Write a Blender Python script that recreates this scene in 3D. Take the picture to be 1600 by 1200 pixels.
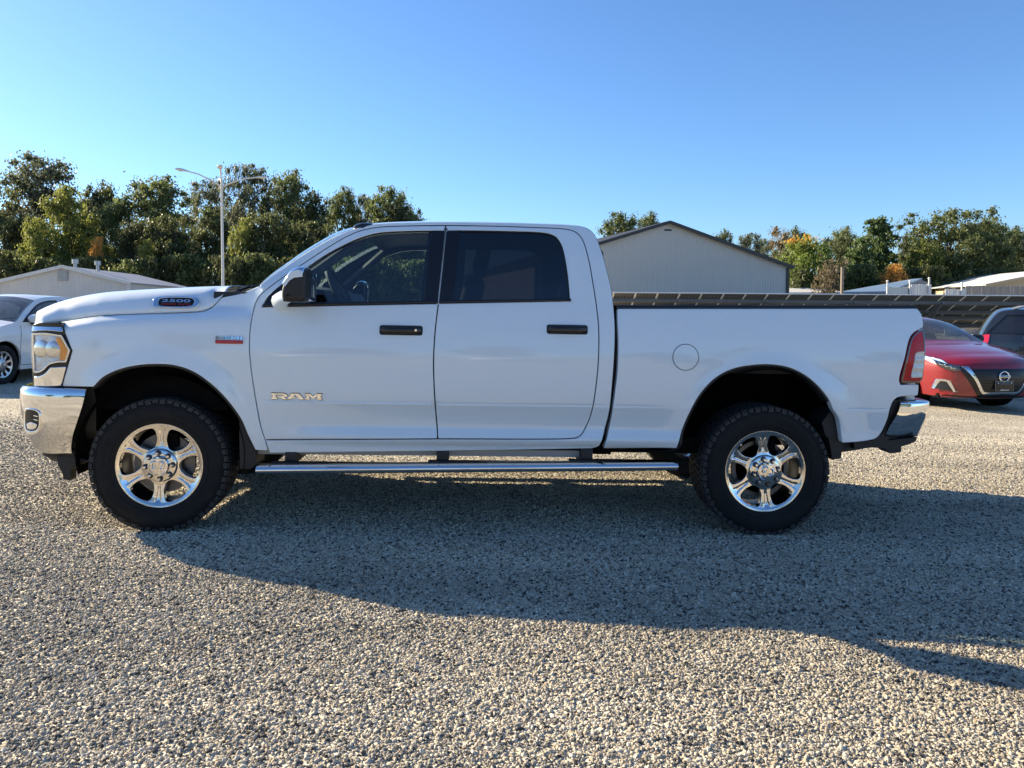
import bpy, bmesh, math, random
import numpy as np
from mathutils import Vector, Matrix
from mathutils.geometry import delaunay_2d_cdt

random.seed(7)
RNG = np.random.default_rng(11)
scene = bpy.context.scene
for o in list(bpy.data.objects):
    bpy.data.objects.remove(o, do_unlink=True)

# ------------------------------------------------------------------ camera
F_PX, HORIZON, PITCH, CAM_H = 1200.0, 484.0, math.radians(2.0), 1.41
CY = HORIZON + F_PX * math.tan(PITCH)
cam_data = bpy.data.cameras.new("camera")
cam_data.sensor_width = 36.0
cam_data.lens = F_PX / 1600.0 * 36.0
cam_data.shift_y = -(600.0 - CY) / 1600.0
cam_data.clip_start, cam_data.clip_end = 0.05, 4000.0
cam = bpy.data.objects.new("camera", cam_data)
cam.location = (0, 0, CAM_H)
cam.rotation_euler = (math.radians(90) - PITCH, 0, 0)
scene.collection.objects.link(cam)
scene.camera = cam

# ------------------------------------------------------------------ sky and sun
SUN_VEC = Vector((-1.95, 0.95, 1.0)).normalized()          # towards the sun
SUN_ELEV = math.asin(SUN_VEC.z)
SUN_AZ = math.atan2(SUN_VEC.x, SUN_VEC.y)                   # from +Y towards +X
world = bpy.data.worlds.new("World")
scene.world = world
world.use_nodes = True
wn = world.node_tree.nodes
wl = world.node_tree.links
wn.clear()
w_out = wn.new("ShaderNodeOutputWorld")
w_bg = wn.new("ShaderNodeBackground")
w_sky = wn.new("ShaderNodeTexSky")
w_sky.sky_type = 'NISHITA'
w_sky.sun_disc = False
w_sky.sun_elevation = SUN_ELEV
w_sky.sun_rotation = SUN_AZ
w_sky.altitude = 0.0
w_sky.air_density = 1.0
w_sky.dust_density = 0.35
w_sky.ozone_density = 7.6
w_bg.inputs["Strength"].default_value = 0.085
wl.new(w_sky.outputs[0], w_bg.inputs[0])
wl.new(w_bg.outputs[0], w_out.inputs[0])

sun_data = bpy.data.lights.new("sun", 'SUN')
sun_data.energy = 5.0
sun_data.angle = math.radians(0.5)
sun_data.color = (1.0, 0.85, 0.62)
sun = bpy.data.objects.new("sun", sun_data)
sun.rotation_euler = (-SUN_VEC).to_track_quat('-Z', 'Y').to_euler()
sun.location = (-30, 20, 40)
scene.collection.objects.link(sun)

scene.view_settings.view_transform = 'Standard'
scene.view_settings.look = 'None'
scene.view_settings.exposure = 1.34
scene.view_settings.gamma = 1.0
scene.view_settings.use_curve_mapping = False
scene.cycles.max_bounces = 8
scene.cycles.transparent_max_bounces = 16
scene.cycles.caustics_reflective = False
scene.cycles.caustics_refractive = False
scene.cycles.use_denoising = True

# ------------------------------------------------------------------ photo measurements -> world
CAM = np.array([0, 0, CAM_H])
_cp, _sp = math.cos(PITCH), math.sin(PITCH)
FWD = np.array([0, _cp, -_sp]); UPV = np.array([0, _sp, _cp]); RGT = np.array([1.0, 0, 0])
def ray(px, py):
    return FWD + RGT * (px - 800.0) / F_PX - UPV * (py - CY) / F_PX
def P(px, py, depth):
    r = ray(px, py)
    return CAM + r * (depth / r[1])
def ground_z(x):
    x = np.clip(x, -10.0, 10.0)
    return -(0.018 * x + 0.00016 * x ** 3)

# ------------------------------------------------------------------ object helpers
def link(o, parent=None):
    scene.collection.objects.link(o)
    if parent is not None:
        o.parent = parent
    return o
def empty(name, loc=(0, 0, 0), rot=(0, 0, 0), parent=None):
    o = bpy.data.objects.new(name, None)
    o.location = loc; o.rotation_euler = rot
    o.empty_display_size = 0.3
    return link(o, parent)
def tag(o, label=None, cat=None, group=None, kind=None):
    if label: o["label"] = label
    if cat: o["category"] = cat
    if group: o["group"] = group
    if kind: o["kind"] = kind
    return o
def mesh_obj(name, verts, faces, mat, parent=None, smooth=True, normals=None, mats=None, fmat=None):
    me = bpy.data.meshes.new(name)
    me.from_pydata([tuple(map(float, v)) for v in verts], [], [tuple(map(int, f)) for f in faces])
    if mats:
        for m in mats: me.materials.append(m)
        me.polygons.foreach_set("material_index", np.asarray(fmat, dtype=np.int32))
    elif mat is not None:
        me.materials.append(mat)
    me.polygons.foreach_set("use_smooth", np.full(len(me.polygons), bool(smooth)))
    me.update()
    if normals is not None:
        me.normals_split_custom_set_from_vertices([tuple(map(float, n)) for n in normals])
    o = bpy.data.objects.new(name, me)
    return link(o, parent)
def copy_tree(o, parent=None):
    c = o.copy(); scene.collection.objects.link(c); c.parent = parent
    for ch in list(o.children):
        copy_tree(ch, c)
    return c

class MB:
    """collects simple shapes into one mesh"""
    def __init__(s): s.v = []; s.f = []
    def add(s, vs, fs):
        n = len(s.v); s.v += [tuple(x) for x in vs]; s.f += [tuple(i + n for i in f) for f in fs]; return s
    def box(s, lo, hi, M=None):
        x0, y0, z0 = lo; x1, y1, z1 = hi
        vs = [Vector(p) for p in ((x0,y0,z0),(x1,y0,z0),(x1,y1,z0),(x0,y1,z0),(x0,y0,z1),(x1,y0,z1),(x1,y1,z1),(x0,y1,z1))]
        if M is not None: vs = [M @ v for v in vs]
        return s.add(vs, [(0,3,2,1),(4,5,6,7),(0,1,5,4),(1,2,6,5),(2,3,7,6),(3,0,4,7)])
    def beam(s, a, b, wx, wz, up=(0, 0, 1)):
        a = Vector(a); b = Vector(b); d = (b - a); L = d.length; d.normalize()
        u = Vector(up); x = d.cross(u)
        if x.length < 1e-4: x = Vector((1, 0, 0))
        x.normalize(); z = x.cross(d)
        M = Matrix.Translation(a) @ Matrix((x, d, z)).transposed().to_4x4()
        return s.box((-wx/2, 0, -wz/2), (wx/2, L, wz/2), M)
    def tube(s, pts, rad, seg=10, cap=True):
        pts = [Vector(p) for p in pts]; n = len(pts)
        rr = rad if hasattr(rad, '__len__') else [rad] * n
        vs = []; fs = []; ref = None
        for i, p in enumerate(pts):
            t = (pts[min(i+1, n-1)] - pts[max(i-1, 0)]).normalized()
            if ref is None:
                ref = Vector((0, 0, 1)) if abs(t.z) < .9 else Vector((1, 0, 0))
            x = t.cross(ref).normalized(); y = x.cross(t).normalized(); ref = y
            for k in range(seg):
                a = 2 * math.pi * k / seg
                vs.append(p + (x * math.cos(a) + y * math.sin(a)) * rr[i])
        for i in range(n - 1):
            for k in range(seg):
                k2 = (k + 1) % seg
                fs.append((i*seg+k, i*seg+k2, (i+1)*seg+k2, (i+1)*seg+k))
        if cap:
            fs.append(tuple(range(seg))[::-1]); fs.append(tuple((n-1)*seg + k for k in range(seg)))
        return s.add(vs, fs)
    def lathe(s, prof, seg=48, axis='y', M=None, closed=False):
        """prof: (radius, along-axis)"""
        vs = []; n = len(prof)
        for k in range(seg):
            a = 2 * math.pi * k / seg; c, d = math.cos(a), math.sin(a)
            for r, h in prof:
                v = Vector((r*c, h, r*d)) if axis == 'y' else Vector((r*c, r*d, h))
                vs.append(M @ v if M is not None else v)
        fs = []
        for k in range(seg):
            k2 = (k + 1) % seg
            for i in range(n if closed else n - 1):
                j = (i + 1) % n
                fs.append((k*n+i, k2*n+i, k2*n+j, k*n+j))
        return s.add(vs, fs)
    def prism(s, poly, y0, y1, M=None, taper=1.0):
        """poly in (x,z), extruded along y"""
        n = len(poly); cx = sum(p[0] for p in poly)/n; cz = sum(p[1] for p in poly)/n
        vs = [Vector((p[0], y1, p[1])) for p in poly] + [Vector((cx+(p[0]-cx)*taper, y0, cz+(p[1]-cz)*taper)) for p in poly]
        if M is not None: vs = [M @ v for v in vs]
        fs = [tuple(range(n))[::-1], tuple(n+i for i in range(n))]
        fs += [((i+1) % n, n+(i+1) % n, n+i, i)[::-1] for i in range(n)]
        return s.add(vs, fs)
    def build(s, name, mat, parent=None, smooth=False, bevel=0.0, seg=2, fixn=True):
        o = mesh_obj(name, s.v, s.f, mat, parent, smooth)
        if fixn:
            bm = bmesh.new(); bm.from_mesh(o.data)
            bmesh.ops.recalc_face_normals(bm, faces=bm.faces)
            if bevel > 0:
                bmesh.ops.bevel(bm, geom=list(bm.edges), offset=bevel, segments=seg, profile=.5, affect='EDGES', clamp_overlap=True)
                for f in bm.faces: f.smooth = True
            bm.to_mesh(o.data); bm.free()
            if bevel > 0 or smooth == 'auto':
                o.data.set_sharp_from_angle(angle=math.radians(40))
            elif smooth is True:
                o.data.set_sharp_from_angle(angle=math.radians(50))
        return o

# ---- curves
def pchip(xs, ys):
    xs = np.asarray(xs, float); ys = np.asarray(ys, float)
    h = np.diff(xs); d = np.diff(ys) / h; m = np.zeros_like(xs)
    for i in range(1, len(xs) - 1):
        if d[i-1] * d[i] > 0:
            w1, w2 = 2*h[i] + h[i-1], h[i] + 2*h[i-1]
            m[i] = (w1 + w2) / (w1/d[i-1] + w2/d[i])
    m[0], m[-1] = d[0], d[-1]
    def f(x):
        x = np.asarray(x, float); xc = np.clip(x, xs[0], xs[-1])
        i = np.clip(np.searchsorted(xs, xc) - 1, 0, len(h) - 1)
        t = (xc - xs[i]) / h[i]
        return ((2*t**3-3*t**2+1)*ys[i] + (t**3-2*t**2+t)*h[i]*m[i] + (-2*t**3+3*t**2)*ys[i+1] + (t**3-t**2)*h[i]*m[i+1])
    return f
def sstep(a, b, x):
    t = np.clip((np.asarray(x, float) - a) / (b - a), 0, 1)
    return t * t * (3 - 2 * t)
def catmull(pts, ds):
    """open polyline through pts -> smooth resampled"""
    pts = np.asarray(pts, float)
    if len(pts) < 3:
        L = np.linalg.norm(pts[-1] - pts[0]); n = max(1, int(math.ceil(L / ds)))
        return np.array([pts[0] + (pts[-1] - pts[0]) * k / n for k in range(n + 1)])
    ext = np.vstack([2*pts[0]-pts[1], pts, 2*pts[-1]-pts[-2]]); out = []
    for i in range(1, len(ext) - 2):
        p0, p1, p2, p3 = ext[i-1], ext[i], ext[i+1], ext[i+2]
        a01 = max(np.linalg.norm(p1-p0), 1e-9)**.5; a12 = max(np.linalg.norm(p2-p1), 1e-9)**.5; a23 = max(np.linalg.norm(p3-p2), 1e-9)**.5
        m1 = (p2-p1) + a12*((p1-p0)/a01 - (p2-p0)/(a01+a12))
        m2 = (p2-p1) + a12*((p3-p2)/a23 - (p3-p1)/(a12+a23))
        n = max(1, int(math.ceil(np.linalg.norm(p2-p1)/ds)))
        for k in range(n):
            t = k/n
            out.append((2*t**3-3*t**2+1)*p1 + (t**3-2*t**2+t)*m1 + (-2*t**3+3*t**2)*p2 + (t**3-t**2)*m2)
    out.append(pts[-1])
    return np.array(out)
def smooth_loop(pts, ds, corner=38.0):
    """closed outline; corners sharper than `corner` degrees stay, the rest is smoothed"""
    pts = np.asarray(pts, float); n = len(pts); cs = []
    for i in range(n):
        a = pts[i]-pts[i-1]; b = pts[(i+1) % n]-pts[i]
        ang = abs(math.degrees(math.atan2(a[0]*b[1]-a[1]*b[0], a[0]*b[0]+a[1]*b[1])))
        if ang > corner: cs.append(i)
    if not cs:
        P3 = np.vstack([pts[-2:], pts, pts[:3]])
        full = catmull(P3, ds)
        # cut the wrapped ends
        i0 = int(np.argmin(np.linalg.norm(full - pts[0], axis=1)[:len(full)//2]))
        rest = np.linalg.norm(full - pts[0], axis=1); rest[:i0+max(3, len(full)//2)] = 9e9
        i1 = int(np.argmin(rest))
        return full[i0:i1]
    out = []
    for k, c in enumerate(cs):
        e = cs[(k+1) % len(cs)]
        idx = [c]; j = c
        while True:
            j = (j+1) % n; idx.append(j)
            if j == e: break
        out.append(catmull(pts[idx], ds)[:-1])
    return np.vstack(out)
def area2(l): 
    x, y = l[:, 0], l[:, 1]
    return .5*np.sum(x*np.roll(y, -1)-np.roll(x, -1)*y)
def inside(poly, q):
    x, y = q[:, 0], q[:, 1]; r = np.zeros(len(q), bool)
    x0, y0 = poly[:, 0], poly[:, 1]; x1, y1 = np.roll(x0, -1), np.roll(y0, -1)
    for a, b, c, d in zip(x0, y0, x1, y1):
        if b == d: continue
        hit = ((b > y) != (d > y)) & (x < (c-a)*(y-b)/(d-b)+a)
        r ^= hit
    return r
def loop_normals(l):
    t1 = l-np.roll(l, 1, 0); t2 = np.roll(l, -1, 0)-l
    t1 /= np.maximum(np.linalg.norm(t1, axis=1, keepdims=True), 1e-9); t2 /= np.maximum(np.linalg.norm(t2, axis=1, keepdims=True), 1e-9)
    t = t1+t2; L = np.linalg.norm(t, axis=1, keepdims=True); t /= np.maximum(L, 1e-6)
    cosh = np.clip(np.sum(t*t1, axis=1, keepdims=True), .45, 1)
    return np.stack([t[:, 1], -t[:, 0]], 1), 1/cosh

SIDE = lambda a, b, d: np.stack([a, d, b], -1)
def sheet(name, loops, dfun, mat, parent=None, frame=SIDE, sp=.035, gap=0.0, edge=.004, thick=.02, rows=(), ds=None, back=0.0, smooth=True):
    """curved plate: 2D loops (outer, holes...) in (a,b), depth d=dfun(a,b) measured inwards, rounded and turned-in edges"""
    ds = ds or sp*.7
    L = []
    for i, l in enumerate(loops):
        l = np.asarray(l, float)
        if (area2(l) > 0) != (i == 0): l = l[::-1].copy()
        L.append(l)
    ins = []; nrm = []
    for l in L:
        n, mit = loop_normals(l); ins.append(l-n*mit*(gap+edge)); nrm.append(n)
    allb = np.vstack(ins)
    lo = ins[0].min(0); hi = ins[0].max(0)
    gx = np.arange(lo[0]+sp*.5, hi[0], sp); gy = np.arange(lo[1]+sp*.5, hi[1], sp)
    X, Y = np.meshgrid(gx, gy); X[1::2] += sp*.5
    g = np.stack([X.ravel(), Y.ravel()], 1)
    for rb in rows:
        g = g[np.abs(g[:, 1]-rb) > .002]
        g = np.vstack([g, np.stack([gx, np.full(len(gx), rb)], 1)])
    ok = inside(ins[0], g) if len(g) else np.zeros(0, bool)
    for h in ins[1:]:
        if len(g): ok &= ~inside(h, g)
    g = g[ok]
    if len(g):
        keep = np.ones(len(g), bool)
        for i in range(0, len(g), 400):
            dd = np.linalg.norm(g[i:i+400, None]-allb[None], axis=2).min(1)
            keep[i:i+400] = dd > ds*.45
        g = g[keep]
    pts = np.vstack([allb, g]); edges = []; c = 0
    for l in ins:
        edges += [(c+i, c+(i+1) % len(l)) for i in range(len(l))]; c += len(l)
    vo, eo, fo, ov, oe, of = delaunay_2d_cdt([Vector(p) for p in pts], edges, [], 0, 1e-6)
    vo2 = np.array([(v[0], v[1]) for v in vo])
    imap = {}
    for i, lst in enumerate(ov):
        for k in lst: imap[k] = i
    tri = np.array([f for f in fo if len(f) == 3])
    cen = vo2[tri].mean(1); ok = inside(ins[0], cen)
    for h in ins[1:]: ok &= ~inside(h, cen)
    tri = tri[ok]
    a2 = (vo2[tri[:, 1], 0]-vo2[tri[:, 0], 0])*(vo2[tri[:, 2], 1]-vo2[tri[:, 0], 1])-(vo2[tri[:, 2], 0]-vo2[tri[:, 0], 0])*(vo2[tri[:, 1], 1]-vo2[tri[:, 0], 1])
    tri = tri[np.abs(a2) > 1e-9]; a2 = a2[np.abs(a2) > 1e-9]
    tri[a2 < 0] = tri[a2 < 0][:, ::-1]
    e = 2e-3
    def D(q): return np.asarray(dfun(q[:, 0], q[:, 1]), float)*np.ones(len(q))
    def N2(q):
        fa = (np.asarray(dfun(q[:, 0]+e, q[:, 1]))-np.asarray(dfun(q[:, 0]-e, q[:, 1])))/(2*e)*np.ones(len(q))
        fb = (np.asarray(dfun(q[:, 0], q[:, 1]+e))-np.asarray(dfun(q[:, 0], q[:, 1]-e)))/(2*e)*np.ones(len(q))
        n = np.stack([fa, fb, -np.ones(len(q))], 1)
        return n/np.linalg.norm(n, axis=1, keepdims=True)
    o0 = np.asarray(frame(np.zeros(1), np.zeros(1), np.zeros(1)))[0]
    def lin(v): return np.asarray(frame(v[:, 0], v[:, 1], v[:, 2]))-o0
    V2 = [np.column_stack([vo2, D(vo2)+back])]; NN = [N2(vo2)]; faces = [tuple(t) for t in tri]
    cnt = len(vo2); c = 0
    flip = np.linalg.det(np.array([lin(np.eye(3)[k:k+1])[0] for k in range(3)])) > 0   # (a,b,d) right-handed -> outward -d needs flip
    for l, n in zip(ins, nrm):
        m = len(l); base = np.array([imap[c+i] for i in range(m)]); c += m
        Nb = N2(l); db = D(l)+back; prev = base
        K = [30, 60, 90] if edge > 0 else []
        rings = [(math.radians(a), 0) for a in K] + [(math.pi/2, thick)]
        n3 = np.column_stack([n, np.zeros(m)])
        for a, ex in rings:
            q = l+n*edge*math.sin(a)
            V2.append(np.column_stack([q, db+edge*(1-math.cos(a))+ex])); NN.append(Nb*math.cos(a)+n3*math.sin(a))
            cur = np.arange(cnt, cnt+m); cnt += m
            for i in range(m):
                j = (i+1) % m
                faces.append((prev[j], prev[i], cur[i], cur[j]))
            prev = cur
    V2 = np.vstack(V2); NN = np.vstack(NN)
    V3 = np.asarray(frame(V2[:, 0], V2[:, 1], V2[:, 2])); N3 = lin(NN); N3 /= np.maximum(np.linalg.norm(N3, axis=1, keepdims=True), 1e-9)
    if flip: faces = [f[::-1] for f in faces]
    return mesh_obj(name, V3, faces, mat, parent, smooth, N3)
def loft(name, G, mat, parent=None, flip=False, smooth=True, thick=0.0, close_u=False):
    G = np.asarray(G, float); R, C = G.shape[:2]; f = []
    for i in range(R - (0 if close_u else 1)):
        i2 = (i+1) % R
        for j in range(C-1):
            q = (i*C+j, i2*C+j, i2*C+j+1, i*C+j+1)
            f.append(q[::-1] if flip else q)
    o = mesh_obj(name, G.reshape(-1, 3), f, mat, parent, smooth)
    if thick:
        md = o.modifiers.new("thickness", 'SOLIDIFY'); md.thickness = thick; md.offset = -1
    return o
def rrect(x0, y0, x1, y1, r, n=4):
    out = []
    for cx, cy, a0 in ((x1-r, y1-r, 0), (x0+r, y1-r, 90), (x0+r, y0+r, 180), (x1-r, y0+r, 270)):
        for k in range(n+1):
            a = math.radians(a0+90*k/n); out.append((cx+r*math.cos(a), cy+r*math.sin(a)))
    return np.array(out)
def circle2(cx, cy, r, n=40):
    return np.array([(cx+r*math.cos(2*math.pi*k/n), cy+r*math.sin(2*math.pi*k/n)) for k in range(n)])
def text_mesh(name, s, width, height, depth, mat, parent, M, offset=0.0):
    """flat lettering fitted into width x height, built in (x,z) and placed by M"""
    cu = bpy.data.curves.new(name, 'FONT'); cu.body = s; cu.extrude = .05; cu.offset = offset; cu.resolution_u = 3
    to = bpy.data.objects.new(name+"_tmp", cu); scene.collection.objects.link(to)
    dg = bpy.context.evaluated_depsgraph_get(); dg.update()
    me = bpy.data.meshes.new_from_object(to.evaluated_get(dg))
    bpy.data.objects.remove(to, do_unlink=True); bpy.data.curves.remove(cu)
    co = np.empty(len(me.vertices)*3); me.vertices.foreach_get("co", co); co = co.reshape(-1, 3)
    lo, hi = co.min(0), co.max(0); sc = (hi-lo)
    x = (co[:, 0]-lo[0])/sc[0]*width-width/2; z = (co[:, 1]-lo[1])/sc[1]*height-height/2; y = -(co[:, 2]-lo[2])/sc[2]*depth
    me.vertices.foreach_set("co", np.stack([x, y, z], 1).ravel()); me.materials.clear(); me.materials.append(mat); me.update(); me.name = name
    o = bpy.data.objects.new(name, me); link(o, parent); o.matrix_local = M
    return o

# ------------------------------------------------------------------ materials
MATS = {}
def node_mat(name):
    m = bpy.data.materials.new(name); m.use_nodes = True
    nt = m.node_tree; b = nt.nodes["Principled BSDF"]
    MATS[name] = m
    return m, nt, b
def N(nt, t, **kw):
    n = nt.nodes.new(t)
    for k, v in kw.items():
        if k in n.inputs: n.inputs[k].default_value = v
        else: setattr(n, k, v)
    return n
def pm(name, col, rough=.5, metal=0.0, coat=0.0, spec=.5, var=.08, vscale=6.0, bump=0.0, bscale=60.0, coat_rough=.03, stretch=None, coords='Object'):
    """principled material whose colour and roughness drift a little with noise"""
    m, nt, b = node_mat(name)
    tc = N(nt, "ShaderNodeTexCoord"); src = tc.outputs[coords]
    if stretch:
        mp = N(nt, "ShaderNodeMapping"); mp.inputs["Scale"].default_value = stretch
        nt.links.new(src, mp.inputs[0]); src = mp.outputs[0]
    no = N(nt, "ShaderNodeTexNoise", Scale=vscale, Detail=5.0, Roughness=.6)
    nt.links.new(src, no.inputs["Vector"])
    mr = N(nt, "ShaderNodeMapRange"); mr.inputs["To Min"].default_value = 1-var; mr.inputs["To Max"].default_value = 1+var
    nt.links.new(no.outputs["Fac"], mr.inputs["Value"])
    mx = N(nt, "ShaderNodeMix", data_type='RGBA', blend_type='MULTIPLY'); mx.inputs[0].default_value = 1.0
    mx.inputs[6].default_value = (*col, 1); nt.links.new(mr.outputs[0], mx.inputs[7])
    nt.links.new(mx.outputs[2], b.inputs["Base Color"])
    r2 = N(nt, "ShaderNodeMapRange"); r2.inputs["To Min"].default_value = max(0, rough*(1-var*1.5)); r2.inputs["To Max"].default_value = min(1, rough*(1+var*1.5))
    nt.links.new(no.outputs["Fac"], r2.inputs["Value"]); nt.links.new(r2.outputs[0], b.inputs["Roughness"])
    b.inputs["Metallic"].default_value = metal
    b.inputs["Specular IOR Level"].default_value = spec
    b.inputs["Coat Weight"].default_value = coat
    b.inputs["Coat Roughness"].default_value = coat_rough
    if coat >= 1.0: b.inputs["Coat IOR"].default_value = 1.62
    if bump:
        n2 = N(nt, "ShaderNodeTexNoise", Scale=bscale, Detail=4.0); nt.links.new(src, n2.inputs["Vector"])
        bp = N(nt, "ShaderNodeBump", Strength=bump, Distance=.01); nt.links.new(n2.outputs["Fac"], bp.inputs["Height"])
        nt.links.new(bp.outputs[0], b.inputs["Normal"])
    return m
def glass_mat(name, tint, refl=1.0, ior=1.5, rough=0.0, dust=0.0):
    """thin sheet glass: tinted see-through plus Fresnel mirror"""
    m, nt, b = node_mat(name); nt.nodes.remove(b)
    out = nt.nodes["Material Output"]
    tr = N(nt, "ShaderNodeBsdfTransparent"); tr.inputs[0].default_value = (*tint, 1)
    gl = N(nt, "ShaderNodeBsdfGlossy"); gl.inputs["Color"].default_value = (refl, refl, refl, 1); gl.inputs["Roughness"].default_value = rough
    lw = N(nt, "ShaderNodeLayerWeight", Blend=.5); p5 = N(nt, "ShaderNodeMath", operation='POWER'); p5.inputs[1].default_value = 5.0
    fr = N(nt, "ShaderNodeMath", operation='MULTIPLY_ADD'); fr.inputs[1].default_value = .93; fr.inputs[2].default_value = 2*((ior-1)/(ior+1))**2
    nt.links.new(lw.outputs["Facing"], p5.inputs[0]); nt.links.new(p5.outputs[0], fr.inputs[0]); mx = N(nt, "ShaderNodeMixShader")
    nt.links.new(fr.outputs[0], mx.inputs[0]); nt.links.new(tr.outputs[0], mx.inputs[1]); nt.links.new(gl.outputs[0], mx.inputs[2])
    last = mx.outputs[0]
    if dust:   # thin film of road dust
        df = N(nt, "ShaderNodeBsdfDiffuse"); df.inputs[0].default_value = (.42, .41, .38, 1)
        tc = N(nt, "ShaderNodeTexCoord"); no = N(nt, "ShaderNodeTexNoise", Scale=2.5, Detail=6.0); nt.links.new(tc.outputs["Object"], no.inputs["Vector"])
        mr = N(nt, "ShaderNodeMapRange"); mr.inputs["From Min"].default_value = .3; mr.inputs["From Max"].default_value = .75; mr.inputs["To Min"].default_value = dust*.6; mr.inputs["To Max"].default_value = dust*1.5
        nt.links.new(no.outputs["Fac"], mr.inputs["Value"]); m2 = N(nt, "ShaderNodeMixShader"); nt.links.new(mr.outputs[0], m2.inputs[0])
        nt.links.new(last, m2.inputs[1]); nt.links.new(df.outputs[0], m2.inputs[2]); last = m2.outputs[0]
    nt.links.new(last, out.inputs[0])
    return m
M_WHITE = pm("white_paint", (.71, .79, .835), rough=.42, coat=1.0, var=.015, vscale=3, coat_rough=.02)
M_CHROME = pm("chrome", (.80, .80, .81), rough=.05, metal=1.0, var=.03, vscale=10)
M_RIM = pm("polished_rim", (.74, .72, .70), rough=.12, metal=1.0, var=.03, vscale=20)
M_RIMDARK = pm("rim_pocket", (.30, .31, .33), rough=.3, metal=1.0, var=.05)
M_BLACK = pm("black_plastic", (.011, .011, .012), rough=.55, var=.15, vscale=20, bump=.1, bscale=300)
M_GLOSSBLACK = pm("gloss_black", (.010, .010, .012), rough=.18, var=.1)
M_UNDER = pm("underbody", (.0025, .0025, .0026), rough=.9, spec=.10, var=.3, vscale=12, bump=.3)
M_RUBBER = pm("tyre_rubber", (.010, .010, .0105), rough=.85, spec=.3, var=.25, vscale=14, bump=.12, bscale=90)
M_TREAD = pm("dusty_tread", (.023, .0235, .025), rough=.9, var=.35, vscale=18, bump=.15, bscale=90)
M_LAMP = pm("lamp_silver", (.66, .71, .78), rough=.28, metal=.35, var=.08, vscale=40)
M_STEEL = pm("bare_steel", (.18, .17, .16), rough=.5, metal=.9, var=.2)
M_GLASS = glass_mat("window_glass", (.66, .77, .78))
M_PRIVACY = glass_mat("privacy_glass", (.085, .09, .10))
M_LENS = glass_mat("clear_lens", (.92, .94, .95))
M_INTERIOR = pm("interior_trim", (.035, .036, .04), rough=.7, var=.15)
M_SEAT = pm("seat_cloth", (.05, .05, .055), rough=.9, var=.2, vscale=40)
M_MIRROR = pm("mirror_glass", (.85, .87, .88), rough=.01, metal=1.0, var=.0)
M_RED = pm("red_badge", (.45, .02, .02), rough=.3, coat=.5)
M_TAILRED = pm("tail_lamp_red", (.50, .004, .012), rough=.12, spec=.3, coat=.0, var=.15, vscale=30)
M_AMBER = pm("amber_lens", (1.0, .31, .008), rough=.35, coat=.2, var=.15, vscale=40)
# ================================================================== ground
def gravel_material():
    m, nt, b = node_mat("gravel_ground")
    tc = N(nt, "ShaderNodeTexCoord")
    v1 = N(nt, "ShaderNodeTexVoronoi", Scale=62.0); nt.links.new(tc.outputs["Object"], v1.inputs["Vector"])
    v2 = N(nt, "ShaderNodeTexVoronoi", Scale=30.0); nt.links.new(tc.outputs["Object"], v2.inputs["Vector"])
    n1 = N(nt, "ShaderNodeTexNoise", Scale=.55, Detail=6.0, Roughness=.6); nt.links.new(tc.outputs["Object"], n1.inputs["Vector"])
    mp_ = N(nt, "ShaderNodeMapping"); mp_.inputs["Scale"].default_value = (.16, 1.5, 1); mp_.inputs["Rotation"].default_value = (0, 0, .35); nt.links.new(tc.outputs["Object"], mp_.inputs[0])
    n3 = N(nt, "ShaderNodeTexNoise", Scale=1.0, Detail=4.0, Roughness=.55); nt.links.new(mp_.outputs[0], n3.inputs["Vector"])   # wheel tracks
    n1s = N(nt, "ShaderNodeMath", operation='MULTIPLY_ADD'); n1s.inputs[1].default_value = .6; nt.links.new(n3.outputs["Fac"], n1s.inputs[0])
    n1h = N(nt, "ShaderNodeMath", operation='MULTIPLY'); n1h.inputs[1].default_value = .5; nt.links.new(n1.outputs["Fac"], n1h.inputs[0]); nt.links.new(n1h.outputs[0], n1s.inputs[2])
    n2 = N(nt, "ShaderNodeTexNoise", Scale=9.0, Detail=5.0); nt.links.new(tc.outputs["Object"], n2.inputs["Vector"])
    sep = N(nt, "ShaderNodeSeparateColor"); nt.links.new(v1.outputs["Color"], sep.inputs[0])
    cr = N(nt, "ShaderNodeValToRGB"); nt.links.new(sep.outputs[0], cr.inputs[0])
    el = cr.color_ramp.elements
    el[0].position, el[0].color = 0.0, (0.163, 0.146, 0.120, 1); el[1].position, el[1].color = 1.0, (0.732, 0.656, 0.499, 1)
    for p, c in ((.25, (0.367, 0.323, 0.244, 1)), (.5, (0.498, 0.442, 0.333, 1)), (.75, (0.590, 0.526, 0.395, 1))):
        e = el.new(p); e.color = c
    mr = N(nt, "ShaderNodeMapRange"); mr.inputs["To Min"].default_value = .66; mr.inputs["To Max"].default_value = 1.18
    mr.inputs["From Min"].default_value = .36; mr.inputs["From Max"].default_value = .72; nt.links.new(n1s.outputs[0], mr.inputs["Value"])
    mx = N(nt, "ShaderNodeMix", data_type='RGBA', blend_type='MULTIPLY'); mx.inputs[0].default_value = 1
    nt.links.new(cr.outputs[0], mx.inputs[6]); nt.links.new(mr.outputs[0], mx.inputs[7])
    nt.links.new(mx.outputs[2], b.inputs["Base Color"])
    b.inputs["Roughness"].default_value = .92; b.inputs["Specular IOR Level"].default_value = .2
    ad = N(nt, "ShaderNodeMath", operation='MULTIPLY_ADD'); ad.inputs[1].default_value = .5
    nt.links.new(v2.outputs["Distance"], ad.inputs[0]); nt.links.new(v1.outputs["Distance"], ad.inputs[2])
    bp = N(nt, "ShaderNodeBump", Strength=1.0, Distance=.012); bp.invert = True
    nt.links.new(ad.outputs[0], bp.inputs["Height"]); nt.links.new(bp.outputs[0], b.inputs["Normal"])
    return m
M_GROUND = gravel_material()
xs = np.concatenate([[-1500, -400, -120, -50, -25, -14], np.linspace(-10, 10, 41), [14, 25, 50, 120, 400, 1500]])
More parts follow.
